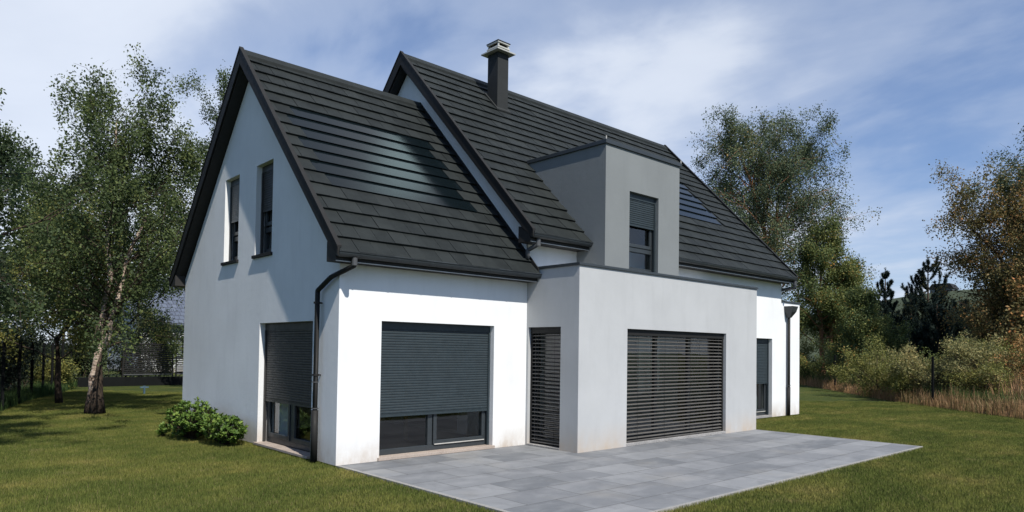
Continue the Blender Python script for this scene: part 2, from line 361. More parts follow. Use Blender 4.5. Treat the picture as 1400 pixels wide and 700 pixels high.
# ------------------------------------------------------------------ roofs
def roof(name,x0,x1,eave,zE,slope,yr,yback,skip,solar,trim_r=True,x_right_wall=False):
    """tile rows on both slopes; fitted plane runs through tile edges"""
    Ls=math.hypot(1,slope); n=Vector((0,-slope/Ls,1/Ls)); d=Vector((0,1/Ls,slope/Ls)); base=Vector((0,-eave,zE))-n*.045
    length=(yr+eave)*Ls; pitch=.335; tw=.30
    tl=MB(); so=MB(); rng=random.Random(11)
    def at(x,t,h,back):
        p=base+d*t+n*h; y=p.y
        if back: y=2*yr-y
        return (x,y,p.z)
    rows=int(length/pitch)+1
    for back in (False,True):
        # closed deck
        tl.hexa([at(x0+.02,-.0,-.02,back),at(x1-.02,-.0,-.02,back),at(x1-.02,length-.02,-.02,back),at(x0+.02,length-.02,-.02,back),
                 at(x0+.02,-.0,0,back),at(x1-.02,-.0,0,back),at(x1-.02,length-.02,0,back),at(x0+.02,length-.02,0,back)],.2) if not skip else None
        if skip:
            sx0,sx1,st=skip
            for (u,v,t0) in ((x0+.02,sx0,0),(sx0,sx1,st if not back else 0),(sx1,x1-.02,0)):
                tl.hexa([at(u,t0,-.02,back),at(v,t0,-.02,back),at(v,length-.02,-.02,back),at(u,length-.02,-.02,back),
                         at(u,t0,0,back),at(v,t0,0,back),at(v,length-.02,0,back),at(u,length-.02,0,back)],.2)
        for r in range(rows):
            t0=r*pitch-.03; t1=min((r+1)*pitch+.02,length-.01)
            x=x0+.012-(tw/2 if r%2 else 0)
            while x<x1-.02:
                u=max(x,x0+.012); v=min(x+tw,x1-.012); x+=tw
                if v-u<.02: continue
                if skip and not back and u<skip[1] and v>skip[0] and t0<skip[2]:
                    if t1<skip[2]-.02:
                        if u<skip[0]<v: v=skip[0]
                        elif u<skip[1]<v: u=skip[1]
                        else: continue
                mb=tl; h=0; jit=rng.uniform(-.004,.004)
                if not back and solar and solar[0]<=r<solar[1]:
                    s0=solar[2]+(.15 if r%2 else 0.); s1=solar[3]+(.0 if r%2 else -.15)
                    mid=(u+v)/2
                    if s0<mid<s1: continue
                tt=rng.random()**1.2
                lo=.047+jit; lb=.006
                mb.hexa([at(u+.003,t0,lb,back),at(v-.003,t0,lb,back),at(v-.003,t1,-.012,back),at(u+.003,t1,-.012,back),
                         at(u+.003,t0,lo,back),at(v-.003,t0,lo,back),at(v-.003,t1,.008+jit,back),at(u+.003,t1,.008+jit,back)],tt)
            if not back and solar and solar[0]<=r<solar[1]:
                s0=solar[2]+(.15 if r%2 else 0.); s1=solar[3]+(.0 if r%2 else -.15)
                s0=round((s0-x0)/tw*2)*tw/2+x0; s1=round((s1-x0)/tw*2)*tw/2+x0
                so.hexa([at(s0,t0,.004,back),at(s1,t0,.004,back),at(s1,t1,-.012,back),at(s0,t1,-.012,back),
                         at(s0,t0,.040,back),at(s1,t0,.040,back),at(s1,t1,.010,back),at(s0,t1,.010,back)],.5)
    ro=tl.build(name,M['tile'],house)
    if solar: so.build('solar_tiles',M['solar'],ro)
    # ridge cap
    rz=zE+slope*(yr+eave); c=MB(); th=.035
    for s in (-1,1):
        c.hexa([(x0,yr,rz-.03),(x1,yr,rz-.03),(x1,yr+s*.13,rz-.03-.13*slope),(x0,yr+s*.13,rz-.03-.13*slope),
                (x0,yr,rz+th),(x1,yr,rz+th),(x1,yr+s*.13,rz+th-.13*slope),(x0,yr+s*.13,rz+th-.13*slope)])
    c.build('ridge_cap',M['tile'],ro)
    # verge boards and soffits
    zr=lambda y: zE+slope*(eave+y) if y<=yr else zE+slope*(eave+2*yr-y)
    for s in (0,1):
        vb=MB(); sf=MB()
        ya=-eave+.01 if s==0 else 2*yr+eave-.01
        ends=[(x0-.02,x0+.012)]+([(x1-.012,x1+.02)] if trim_r else [])
        for u,v in ends:
            vb=MB()
            yk=ya+(.26 if s==0 else -.26)
            vb.poly([(u,ya,zr(ya)-.10),(u,yk,zr(yk)-.20),(u,yr,zr(yr)-.25),(u,yr,zr(yr)+.04),(u,ya,zr(ya)+.02)])
            vb.poly([(v,ya,zr(ya)-.10),(v,yk,zr(yk)-.20),(v,yr,zr(yr)-.25),(v,yr,zr(yr)+.04),(v,ya,zr(ya)+.02)])
            vb.poly([(u,ya,zr(ya)-.10),(v,ya,zr(ya)-.10),(v,yk,zr(yk)-.20),(u,yk,zr(yk)-.20)])
            vb.poly([(u,yk,zr(yk)-.20),(v,yk,zr(yk)-.20),(v,yr,zr(yr)-.25),(u,yr,zr(yr)-.25)])
            vb.poly([(u,ya,zr(ya)-.10),(v,ya,zr(ya)-.10),(v,ya,zr(ya)+.02),(u,ya,zr(ya)+.02)])
            e=.012; 
            vb.hexa([(u-e,ya,zr(ya)+.02),(v+.03,ya,zr(ya)+.02),(v+.03,yr,zr(yr)+.04),(u-e,yr,zr(yr)+.04),
                     (u-e,ya,zr(ya)+.045),(v+.03,ya,zr(ya)+.045),(v+.03,yr,zr(yr)+.068),(u-e,yr,zr(yr)+.068)])
            vb.build('verge_trim',M['brown_metal'],ro)
        ya=ya+(.26 if s==0 else -.26)
        for u,v in [(x0+.012,x0+OV+.02)]+([(x1-.1,x1-.012)] if trim_r else []):
            sf.hexa([(u,ya,zr(ya)-.235),(v,ya,zr(ya)-.235),(v,yr,zr(yr)-.30),(u,yr,zr(yr)-.30),
                     (u,ya,zr(ya)-.215),(v,ya,zr(ya)-.215),(v,yr,zr(yr)-.28),(u,yr,zr(yr)-.28)])
            sf.build('soffit',M['soffit'],ro); sf=MB()
    return ro
roofA=roof('front_wing_roof',-OV,XV-.004,EA,HGA,SA,DA/2,DA,None,(5,12,.05,3.26),trim_r=False)
roofB=roof('main_roof',XV-OV,XW,EB,HGB,SB,YR,DBK,(5.165,7.602,(1.38+EB)*math.hypot(1,SB)),(6,12,9.3,12.35))
tag(roofA,'lower left roof slope with the large solar tile field'); tag(roofB,'taller right roof with chimney and dormer')
# eave boxes (soffit + fascia) and gutters
def eave(x0,x1,yE,zE,zs,parent,back=False,yw=0.):
    s=-1 if not back else 1
    f=MB(); d=abs(yE-yw)
    yf=yw+s*(d-.10)
    f.prism_x([(yw,zs),(yf,zs),(yf,zE-.03),(yw,zE+.14)],x0,x1)
    f.build('soffit',M['soffit'],parent)
    a=MB(); a.box(x0+.001,x1-.001,min(yf,yf+s*.012),max(yf,yf+s*.012),zs-.008,zs+.004); a.build('drip_edge',M['alu'],parent)
    g=MB(); prof=[]; yc=yw+s*(d-.048); r=.058
    pts=[(yc+r*math.cos(t),zE-.028+ r*1.3*math.sin(t)) for t in np.linspace(PI,2*PI,9)]
    inner=[(yc+(r-.006)*math.cos(t),zE-.028+(r*1.3-.006)*math.sin(t)) for t in np.linspace(2*PI,PI,9)]
    g.prism_x(pts+inner,x0,x1)
    g.prism_x(pts,x0,x0+.006); g.prism_x(pts,x1-.006,x1)
    # rolled lip
    g.tube([(x0,yc+s*r,zE-.026),(x1,yc+s*r,zE-.026)],.011,8)
    # brackets
    x=x0+.35
    while x<x1-.1:
        g.prism_x([(yc+(r+.004)*math.cos(t),zE-.028+(r*1.3+.004)*math.sin(t)) for t in np.linspace(PI,2*PI,9)]+[(yc+(r)*math.cos(t),zE-.028+(r*1.3)*math.sin(t)) for t in np.linspace(2*PI,PI,9)],x,x+.025); x+=.62
    o=g.build('gutter',M['anthracite'],parent)
eave(-OV,XB-.002,-EA,HGA,2.985,roofA); eave(-OV,XV,DA+EA,HGA,3.055,roofA,True,DA)
eave(XV-OV,5.163,-EB,HGB,3.70,roofB); eave(7.604,XW,-EB,HGB,3.70,roofB); eave(XV-OV,XW,DBK+EB,HGB,3.70,roofB,True,DBK)
# sawtooth flashing where the lower roof meets the taller gable
f=MB()
for y0_,y1_ in ((-.33,DA/2),):
    z=lambda y: HGA+SA*(EA+y)
    f.hexa([(3.775,y0_,z(y0_)-.05),(3.799,y0_,z(y0_)-.05),(3.799,y1_,z(y1_)-.05),(3.775,y1_,z(y1_)-.05),
            (3.775,y0_,z(y0_)+.045),(3.799,y0_,z(y0_)+.045),(3.799,y1_,z(y1_)+.045),(3.775,y1_,z(y1_)+.045)])
f.build('flashing',M['brown_metal'],roofA)
# ------------------------------------------------------------------ dormer
dx0,dx1,dy=5.165,7.602,-.726; dyb=1.38
w=MB(); wall(w,'y',dy,dx0,dx1,5.72,[W_D],T=.25)
for x,s in ((dx0,1),(dx1,-1)):
    for d_ in (0,.2):
        zr=lambda y: HGB+SB*(EB+y)-.12
        X=x+s*d_
        w.poly([(X,dy,2.9),(X,-.0,2.9),(X,0,zr(0)),(X,dyb+.1,5.72),(X,dy,5.72)])
o=w.build('dormer',M['dgrey'],house)
c=MB(); c.box(dx0-.034,dx1+.034,dy-.034,1.50,5.722,5.80); bevel(c.build('coping',M['anthracite'],o),.006)
for x in (dx0-.02,dx1+.02): c=MB(); c.tube([(x,dy-.02,5.8),(x,dy-.02,5.86)],.012,6); c.build('cap_pin',M['alu'],o)
# ------------------------------------------------------------------ chimney
cx0,cx1,cy0,cy1=5.72,6.06,3.12,3.50; czt=8.88
w=MB(); w.box(cx0,cx1,cy0,cy1,7.2,czt); ch=bevel(w.build('chimney',M['chimney'],house),.01)
w=MB(); w.box(cx0-.12,cx1+.12,cy0-.12,cy1+.12,czt+.001,czt+.03); w.box(cx0-.06,cx1+.06,cy0-.06,cy1+.06,czt+.03,czt+.055)
w.build('cap_plate',M['cowl'],ch)
w=MB(); a0,a1,b0,b1=cx0+.0,cx1-.0,cy0+.0,cy1-.0; z0=czt+.055
w.box(a0,a1,b0,b1,z0,z0+.05); 
for z in (z0+.075,z0+.185):
    w.box(a0-.02,a1+.02,b0-.02,b0+.02,z-.02,z+.012); w.box(a0-.02,a1+.02,b1-.02,b1+.02,z-.02,z+.012); w.box(a0-.02,a0+.02,b0+.02,b1-.02,z-.02,z+.012); w.box(a1-.02,a1+.02,b0+.02,b1-.02,z-.02,z+.012)
for x in (a0,a1-.035):
    for y in (b0,b1-.035): w.box(x,x+.035,y,y+.035,z0+.051,z0+.165)
w.build('cowl',M['cowl'],ch)
w=MB(); w.box(a0-.03,a1+.03,b0-.03,b1+.03,z0+.198,z0+.216); w.box(a0+.06,a1-.06,b0+.06,b1-.06,z0+.05,z0+.15); w.build('cowl_lid',M['brown_metal'],ch)
w=MB(); Ls=math.hypot(1,SB)
zr=lambda y: HGB+SB*(EB+y)
e=.05
w.hexa([(cx0-e,cy0-e,zr(cy0-e)-.03),(cx1+e,cy0-e,zr(cy0-e)-.03),(cx1+e,cy1+e,zr(cy1+e)-.03),(cx0-e,cy1+e,zr(cy1+e)-.03),
        (cx0-e,cy0-e,zr(cy0-e)+.02),(cx1+e,cy0-e,zr(cy0-e)+.02),(cx1+e,cy1+e,zr(cy1+e)+.02),(cx0-e,cy1+e,zr(cy1+e)+.02)])
w.build('flashing',M['chimney'],ch)

# ------------------------------------------------------------------ windows
class Pl:
    """local frame of an opening: a along the wall, z up, n into the house"""
    def __init__(s,plane,c): s.p=plane; s.c=c
    def P(s,a,z,n): return (s.c+n,a,z) if s.p=='x' else (a,s.c+n,z)
    def box(s,mb,a0,a1,z0,z1,n0,n1,t=.5):
        p=[s.P(a0,z0,n0),s.P(a1,z0,n0),s.P(a1,z0,n1),s.P(a0,z0,n1),s.P(a0,z1,n0),s.P(a1,z1,n0),s.P(a1,z1,n1),s.P(a0,z1,n1)]
        mb.hexa(p,t)
def ring(pl,mb,a0,a1,z0,z1,wd,n0,n1):
    pl.box(mb,a0,a1,z0,z0+wd,n0,n1); pl.box(mb,a0,a1,z1-wd,z1,n0,n1); pl.box(mb,a0,a0+wd,z0+wd,z1-wd,n0,n1); pl.box(mb,a1-wd,a1,z0+wd,z1-wd,n0,n1)
def window(plane,c,H,rec,label,divs=(),drip=False,shut=None,blind=False,sill=None,smat='shutter',sash=None,bars=()):
    a0,a1,z0,z1=H; pl=Pl(plane,c); fw=.055
    fr=MB(); zb=z0+.05
    pl.box(fr,a0,a1,zb,zb+.09,rec,rec+.07); pl.box(fr,a0,a1,z1-.07,z1,rec,rec+.07)
    ed=[a0,*divs,a1]
    pl.box(fr,a0,a0+fw,zb+.09,z1-.07,rec,rec+.07); pl.box(fr,a1-fw,a1,zb+.09,z1-.07,rec,rec+.07)
    for d in divs: pl.box(fr,d-.045,d+.045,zb+.09,z1-.07,rec-.002,rec+.068)
    for z in bars: pl.box(fr,a0+fw,a1-fw,z-.045,z+.045,rec-.004,rec+.066)
    f=fr.build('window',M['anthracite'],house); f['label']=label; bevel(f,.005)
    gl=MB()
    gl.poly([pl.P(a0+fw,zb+.09,rec+.03),pl.P(a1-fw,zb+.09,rec+.03),pl.P(a1-fw,z1-.07,rec+.03),pl.P(a0+fw,z1-.07,rec+.03)])
    gl.build('glass',M['glass'],f)
    if sash:
        for (s0,s1,q0,q1) in sash:
            b=MB(); ring(pl,b,s0,s1,q0,q1,.07,rec-.018,rec+.02); bevel(b.build('sash',M['anthracite'],f),.006)
            if not drip: continue
            b=MB(); pl.box(b,s0+.02,s1-.02,q0-.004,q0+.012,rec-.026,rec-.0185); b.build('drip_bar',M['alu'],f)
    if shut is not None:
        b=MB(); z=z1-.11; p=.042; n=rec-.045
        while z>shut:
            zl=max(z-p,shut)
            for k,(u,v,du,dv) in enumerate(((0,.25,0.,.009),(.25,.8,.009,.009),(.8,1.,.009,.0))):
                za=z-(z-zl)*u; zc=z-(z-zl)*v
                b.poly([pl.P(a0+.04,za,n-du),pl.P(a1-.04,za,n-du),pl.P(a1-.04,zc,n-dv),pl.P(a0+.04,zc,n-dv)],.5)
            z-=p
        pl.box(b,a0+.03,a1-.03,shut-.035,shut,n-.012,n+.012)
        b.build('roller_shutter',M[smat],f)
        b=MB(); pl.box(b,a0+.001,a0+.04,zb,z1-.12,n-.03,n+.02); pl.box(b,a1-.04,a1-.001,zb,z1-.12,n-.03,n+.02)
        pl.box(b,a0+.001,a1-.001,z1-.118,z1-.002,n-.022,n+.03)
        b.build('shutter_guide',M[smat if smat!='slat_bright' else 'anthracite'],f)
    if blind:
        b=MB(); z=z1-.15; n=.10; rr=random.Random(3)
        while z>z0+.09:
            tl=.30+rr.uniform(-.06,.06); hw=.034; j=rr.uniform(-.002,.002)
            dz=hw*math.sin(tl)
            prof=[(-hw,-dz),(-hw*.3,-dz*.3+.007),(hw*.4,dz*.4+.007),(hw,dz)]
            for (u,zu),(v,zv) in zip(prof,prof[1:]):
                b.poly([pl.P(a0+.05,z+zu+j,n+u),pl.P(a1-.05,z+zu-j,n+u),pl.P(a1-.05,z+zv-j,n+v),pl.P(a0+.05,z+zv+j,n+v)])
                b.poly([pl.P(a0+.05,z+zu+j-.003,n+u),pl.P(a1-.05,z+zu-j-.003,n+u),pl.P(a1-.05,z+zv-j-.003,n+v),pl.P(a0+.05,z+zv+j-.003,n+v)])
            b.poly([pl.P(a0+.05,z-dz-.003,n-hw),pl.P(a1-.05,z-dz-.003,n-hw),pl.P(a1-.05,z-dz+.006,n-hw-.001),pl.P(a0+.05,z-dz+.006,n-hw-.001)])
            z-=.0695
        pl.box(b,a0+.05,a1-.05,z0+.065,z0+.085,n-.03,n+.03)
        b.build('slatted_blind',M['slat'],f)
        b=MB(); pl.box(b,a0+.001,a0+.045,z0+.05,z1-.12,n-.035,n+.035); pl.box(b,a1-.045,a1-.001,z0+.05,z1-.12,n-.035,n+.035)
        pl.box(b,a0+.001,a1-.001,z1-.115,z1-.002,n-.045,n+.05)
        b.build('blind_rail',M['brown_metal'],f)
        b=MB(); m=(a1-a0)
        for u in ((.12,.37,.63,.88) if m>2 else (.25,.75)):
            x=a0+m*u; p0=Vector(pl.P(x,z0+.08,n-.037)); p1=Vector(pl.P(x,z1-.12,n-.037)); b.tube([p0,p1],.0022,4)
        b.build('blind_cord',M['brown_metal'],f)
    if sill:
        s0,s1,zs0,zs1,nn,mt=sill
        b=MB(); pl.box(b,s0,s1,zs0,zs1,nn,rec-.002); bevel(b.build('sill',M[mt],f),.005)
    return f
window('y',0,W_A,.17,'wide ground floor window with a slate blue shutter three quarters down',divs=(1.80,),drip=True,shut=.69,sill=(W_A[0]-.03,W_A[1]+.03,.002,.052,-.035,'sill'),sash=[(1.86,2.98,.145,2.07)])
window('x',0,W_G,.17,'gable ground floor glazed door with a dark shutter two thirds down',divs=(1.86,),shut=.80,smat='shutter_dark',sill=(W_G[0]-.0,W_G[1]+.03,.002,.042,-.06,'sill'),sash=[(.90,1.80,.145,2.07),(1.92,2.82,.145,2.07)])
for H in (W_U1,W_U2):
    f=window('x',0,H,.17,'narrow upstairs gable window, '+('left one' if H is W_U1 else 'right one'),shut=4.22,smat='slat_bright' if H is W_U1 else 'shutter_dark',bars=(3.86,),sill=(H[0]-.05,H[1]+.05,3.33,3.385,-.042,'brown_metal'),sash=[(H[0]+.06,H[1]-.06,3.93,4.93)])
window('y',-BD,W_BOX,.20,'wide terrace window behind brown slatted blinds',divs=(6.3,7.45),blind=True,sill=(W_BOX[0]-.005,W_BOX[1]+.005,.001,.05,-.004,'granite'))
window('x',XB,W_SIDE,.20,'narrow side window behind brown slatted blinds',blind=True,sill=(W_SIDE[0]-.005,W_SIDE[1]+.005,.001,.03,-.01,'granite'))
window('y',0,W_B,.17,'ground floor window right of the extension with a shutter half down',drip=True,shut=.95,sill=(W_B[0],W_B[1],.001,.05,-.01,'granite'),sash=[(W_B[0]+.06,W_B[1]-.06,.15,2.07)])
window('y',dy,W_D,.14,'dormer window with a half lowered slate blue shutter',shut=4.30,bars=(3.80,),sill=(W_D[0],W_D[1],3.29,3.35,-.01,'anthracite'),sash=[(W_D[0]+.06,W_D[1]-.06,3.85,4.85)])
# curtains and furniture glimpsed through the panes
def curtain(plane,c,a0,a1,z0,z1,n,name='curtain',mat='curtain'):
    pl=Pl(plane,c); b=MB(); k=int((a1-a0)/.03)+2
    for i in range(k):
        u=a0+(a1-a0)*i/k; v=a0+(a1-a0)*(i+1)/k
        d=lambda q: n+.03*math.sin(q*42)+.012*math.sin(q*97)
        b.poly([pl.P(u,z0,d(u)),pl.P(v,z0,d(v)),pl.P(v,z1,d(v)),pl.P(u,z1,d(u))])
    b.build(name,M[mat],house)
curtain('x',0,2.42,2.80,.05,2.4,.36); curtain('y',-BD,6.15,6.85,.9,2.3,.55); curtain('x',0,4.05,4.3,3.0,4.9,.32); curtain('x',0,2.5,2.66,3.0,4.9,.32)
curtain('y',0,12.8,13.1,.05,2.3,.4)
b=MB(); b.box(1.2,2.4,1.6,3.2,.70,.75); 
for x in (1.25,2.3):
    for y in (1.65,3.1): b.box(x,x+.06,y,y+.06,.02,.70)
b.build('dining_table',M['wood'],house)

# ------------------------------------------------------------------ downpipes
def pipe(pts,r,mat,collars=(),parent=house,name='downpipe',n=14):
    # rounded corners
    P=[Vector(p) for p in pts]; out=[P[0]]
    for a,b,c in zip(P,P[1:],P[2:]):
        k=min(.018,(b-a).length*.4,(c-b).length*.4)
        p0=b+(a-b).normalized()*k; p1=b+(c-b).normalized()*k
        for t in (0,.25,.5,.75,1): out.append((p0*(1-t)+b*t)*(1-t)+(b*(1-t)+p1*t)*t)
    out.append(P[-1]); m=MB(); m.tube(out,r,n); o=m.build(name,M[mat],parent,smooth=True)
    for (p,q,rr) in collars:
        m=MB(); m.tube([p,q],rr,n); m.build('collar',M['zinc'],o,smooth=False)
    return o
gy=-.32
pipe([(.06,gy,3.06),(.06,gy,2.93),(-.085,.10,2.78),(-.085,.52,2.60),(-.085,.53,.0)],.037,'brown_metal',
     [((.06,gy,3.04),(.06,gy,2.93),.043),((-.085,.53,.80),(-.085,.53,.815),.056),((-.085,.53,1.20),(-.085,.53,1.215),.05)])
m=MB(); m.tube([(-.085,.53,.0),(-.085,.53,.78)],.052,14); m.build('standpipe',M['brown_metal'],house,smooth=True)
for z in (2.4,1.3):
    m=MB(); m.tube([(-.085,.53,z),(-.085,.53,z+.03)],.051,14); m.box(-.045,.0,.52,.54,z+.005,z+.025); m.build('pipe_clip',M['brown_metal'],house)
pipe([(XV-.03,-.33,3.78),(XV-.03,-.33,3.66),(XV-.11,-.14,3.56),(XV-.11,-.14,3.40)],.04,'zinc',[((XV-.03,-.33,3.76),(XV-.03,-.33,3.63),.047)],name='gutter_outlet')
pipe([(XW-.03,-.36,3.78),(XW-.03,-.36,3.58),(XW-.05,.25,3.50),(XW-.05,.25,3.24)],.04,'anthracite',[((XW-.03,-.36,3.76),(XW-.03,-.36,3.64),.047)],name='gutter_outlet')
pipe([(13.98,-.07,2.8),(13.98,-.07,0.0)],.04,'brown_metal',[((13.98,-.07,.84),(13.98,-.07,.86),.052)])
m=MB(); m.tube([(13.98,-.07,.0),(13.98,-.07,.8)],.049,14); m.build('standpipe',M['brown_metal'],house,smooth=True)
m=MB(); x=13.98
m.hexa([(x-.13,-.22,2.92),(x+.13,-.22,2.92),(x+.13,-.004,2.92),(x-.13,-.004,2.92),(x-.17,-.26,3.08),(x+.17,-.26,3.08),(x+.17,-.004,3.08),(x-.17,-.004,3.08)])
m.hexa([(x-.045,-.12,2.76),(x+.045,-.12,2.76),(x+.045,-.03,2.76),(x-.045,-.03,2.76),(x-.13,-.22,2.92),(x+.13,-.22,2.92),(x+.13,-.005,2.92),(x-.13,-.005,2.92)])
m.build('rainwater_hopper',M['anthracite'],house)

# ------------------------------------------------------------------ terrace, ground
PX0,PX1,PY=0.01,9.86,-4.742
b=MB(); b.box(PX0+.06,PX1-.05,PY+.05,-.001,-.12,-.001); o=b.build('terrace',M['paver']); tag(o,'terrace of cloudy grey concrete pavers','terrace',kind='structure')
b=MB(); b.box(PX0,PX0+.058,PY,-.001,-.12,.002); b.box(PX0+.06,PX1,PY,PY+.048,-.12,.002); b.box(PX1-.048,PX1,PY+.05,-BD,-.12,.002)
o=b.build('terrace_edging',M['edging']); tag(o,'pale concrete edging strip round the terrace','edging',kind='structure')
# ground sheet with gentle relief beyond the garden
def ground():
    r=[0]+list(np.geomspace(3,900,46)); na=96; V=[(4,4,-.035)]; 
    for R in r[1:]:
        for k in range(na):
            a=2*PI*k/na; x=4+R*math.cos(a); y=4+R*math.sin(a)
            z=-.035
            if R>30: z+=.25*min(1,(R-30)/40)*(math.sin(x*.06)*math.cos(y*.05))-.3*min(1,(R-30)/40)
            V.append((x,y,z))
    me=bpy.data.meshes.new('lawn'); F=[]
    for k in range(na): F.append((0,1+k,1+(k+1)%na))
    for i in range(len(r)-2):
        b=1+i*na
        for k in range(na): F.append((b+k,b+na+k,b+na+(k+1)%na,b+(k+1)%na))
    me.from_pydata(V,[],F); me.materials.append(M['lawn']); me.polygons.foreach_set('use_smooth',[True]*len(F))
    o=bpy.data.objects.new('ground',me); col.objects.link(o); tag(o,'mown green lawn around the house','lawn',kind='structure')
ground()
def hill():
    m,nt,out=newmat('distant_meadow'); P=wpos(nt)
    c=ramp(nt,noise(nt,P,.03,5,.6),[(.35,(.035,.047,.03)),(.6,(.055,.068,.042)),(.75,(.075,.082,.05))])
    principled(nt,out,c,.95,0,None,.1)
    nx,ny=70,40; V=[];F=[]
    for j in range(ny):
        for i in range(nx):
            u=i/(nx-1); v=j/(ny-1)
            x=150+u*320; y=-120+v*330
            h=24*math.exp(-((x-275)/70)**2-((y-75)/95)**2)+3*math.sin(x*.03)*math.sin(y*.04)
            e=min(1,6*min(u,1-u,v,1-v)); V.append((x,y,-.6+h*e))
    for j in range(ny-1):
        for i in range(nx-1): a=j*nx+i; F.append((a,a+1,a+nx+1,a+nx))
    me=bpy.data.meshes.new('hill'); me.from_pydata(V,[],F); me.materials.append(m); me.polygons.foreach_set('use_smooth',[True]*len(F))
    o=bpy.data.objects.new('hill',me); col.objects.link(o); tag(o,'low green hill behind the pines','hill',kind='structure')
hill()
CAM=Vector((-4.98,-9.28,1.74)); YAW=42.288
def lawn_blades():
    rng=np.random.default_rng(5); S=.5; nb=1500
    # one tuft patch
    px=rng.uniform(0,S,nb); py=rng.uniform(0,S,nb); h=rng.uniform(.018,.055,nb); wd=rng.uniform(.002,.0042,nb); a=rng.uniform(0,2*PI,nb); ln=rng.uniform(0,.022,nb); la=rng.uniform(0,2*PI,nb)
    cx,sx=np.cos(a)*wd,np.sin(a)*wd; z0=np.full(nb,-.04)
    v0=np.c_[px-cx,py-sx,z0]; v1=np.c_[px+cx,py+sx,z0]; 
    v2=np.c_[px+cx*.7+np.cos(la)*ln*.4,py+sx*.7+np.sin(la)*ln*.4,-.035+h*.6]; v3=np.c_[px-cx*.7+np.cos(la)*ln*.4,py-sx*.7+np.sin(la)*ln*.4,-.035+h*.6]
    v4=np.c_[px+np.cos(la)*ln,py+np.sin(la)*ln,-.035+h]
    V=np.stack([v0,v1,v2,v3,v4],1).reshape(-1,3)-[S/2,S/2,0]; k=np.arange(nb)*5
    F=[]; 
    me=bpy.data.meshes.new('grass')
    cells=[]
    fx,fy=math.sin(math.radians(YAW)),math.cos(math.radians(YAW))
    for i in range(-40,70):
        for j in range(-30,70):
            x=i*S+.01-S/2; y=PY+.0-S/2+j*S
            d=(x-CAM.x)*fx+(y-CAM.y)*fy; l=(x-CAM.x)*fy-(y-CAM.y)*fx
            if d<4 or d>26 or abs(l)>d*.86+1: continue
            if x>-.02 and x<9.88 and y>PY-.02 and y<.1: continue
            if x>-.02 and x<14.9 and y>-.02 and y<8.2: continue
            cells.append((x,y))
    # thin cells that straddle the uneven edges along the house
    for x in np.arange(10.11,14.9,S): cells.append((x,-.27))
    C=np.array(cells); nc=len(C)
    allV=np.concatenate([V,np.c_[C,np.zeros(nc)]])
    tri=np.stack([k+3,k+2,k+4],1); quad=np.stack([k,k+1,k+2,k+3],1)
    me.vertices.add(len(allV)); me.vertices.foreach_set('co',allV.astype(np.float32).ravel())
    li=np.concatenate([quad.ravel(),tri.ravel()]).astype(np.int32)
    me.loops.add(len(li)); me.loops.foreach_set('vertex_index',li)
    st=np.concatenate([np.arange(nb)*4,nb*4+np.arange(nb)*3]).astype(np.int32)
    me.polygons.add(2*nb); me.polygons.foreach_set('loop_start',st); me.update(calc_edges=True)
    pt=np.zeros(len(allV),bool); pt[len(V):]=True
    at_=me.attributes.new('is_cell','BOOLEAN','POINT'); at_.data.foreach_set('value',pt)
    r=me.attributes.new('turn','FLOAT','POINT'); r.data.foreach_set('value',(rng.integers(0,4,len(allV))*PI/2).astype(np.float32))
    tv=rng.random(nb); tt=me.attributes.new('tint','FLOAT','FACE'); tt.data.foreach_set('value',np.concatenate([tv,tv]).astype(np.float32))
    me.materials.append(M['blade'])
    o=bpy.data.objects.new('grass',me); col.objects.link(o); tag(o,'short mown grass blades of the lawn','grass',kind='stuff')
    g=bpy.data.node_groups.new('scatter_grass','GeometryNodeTree')
    g.interface.new_socket('Geometry',in_out='INPUT',socket_type='NodeSocketGeometry'); g.interface.new_socket('Geometry',in_out='OUTPUT',socket_type='NodeSocketGeometry')
    gi=g.nodes.new('NodeGroupInput'); go=g.nodes.new('NodeGroupOutput')
    sep=g.nodes.new('GeometryNodeSeparateGeometry'); sep.domain='POINT'
    na=g.nodes.new('GeometryNodeInputNamedAttribute'); na.data_type='BOOLEAN'; na.inputs[0].default_value='is_cell'
    nt_=g.nodes.new('GeometryNodeInputNamedAttribute'); nt_.data_type='FLOAT'; nt_.inputs[0].default_value='turn'
    cb=g.nodes.new('ShaderNodeCombineXYZ'); mp=g.nodes.new('GeometryNodeMeshToPoints'); ip=g.nodes.new('GeometryNodeInstanceOnPoints')
    l=g.links.new
    l(gi.outputs[0],sep.inputs[0]); l([s for s in na.outputs if s.enabled][0],sep.inputs[1]); l(sep.outputs[0],mp.inputs[0]); l(mp.outputs[0],ip.inputs['Points'])
    l(sep.outputs[1],ip.inputs['Instance']); l([s for s in nt_.outputs if s.enabled][0],cb.inputs[2]); l(cb.outputs[0],ip.inputs['Rotation']); l(ip.outputs[0],go.inputs[0])
    md=o.modifiers.new('scatter','NODES'); md.node_group=g
    print('grass cells',nc)
lawn_blades()

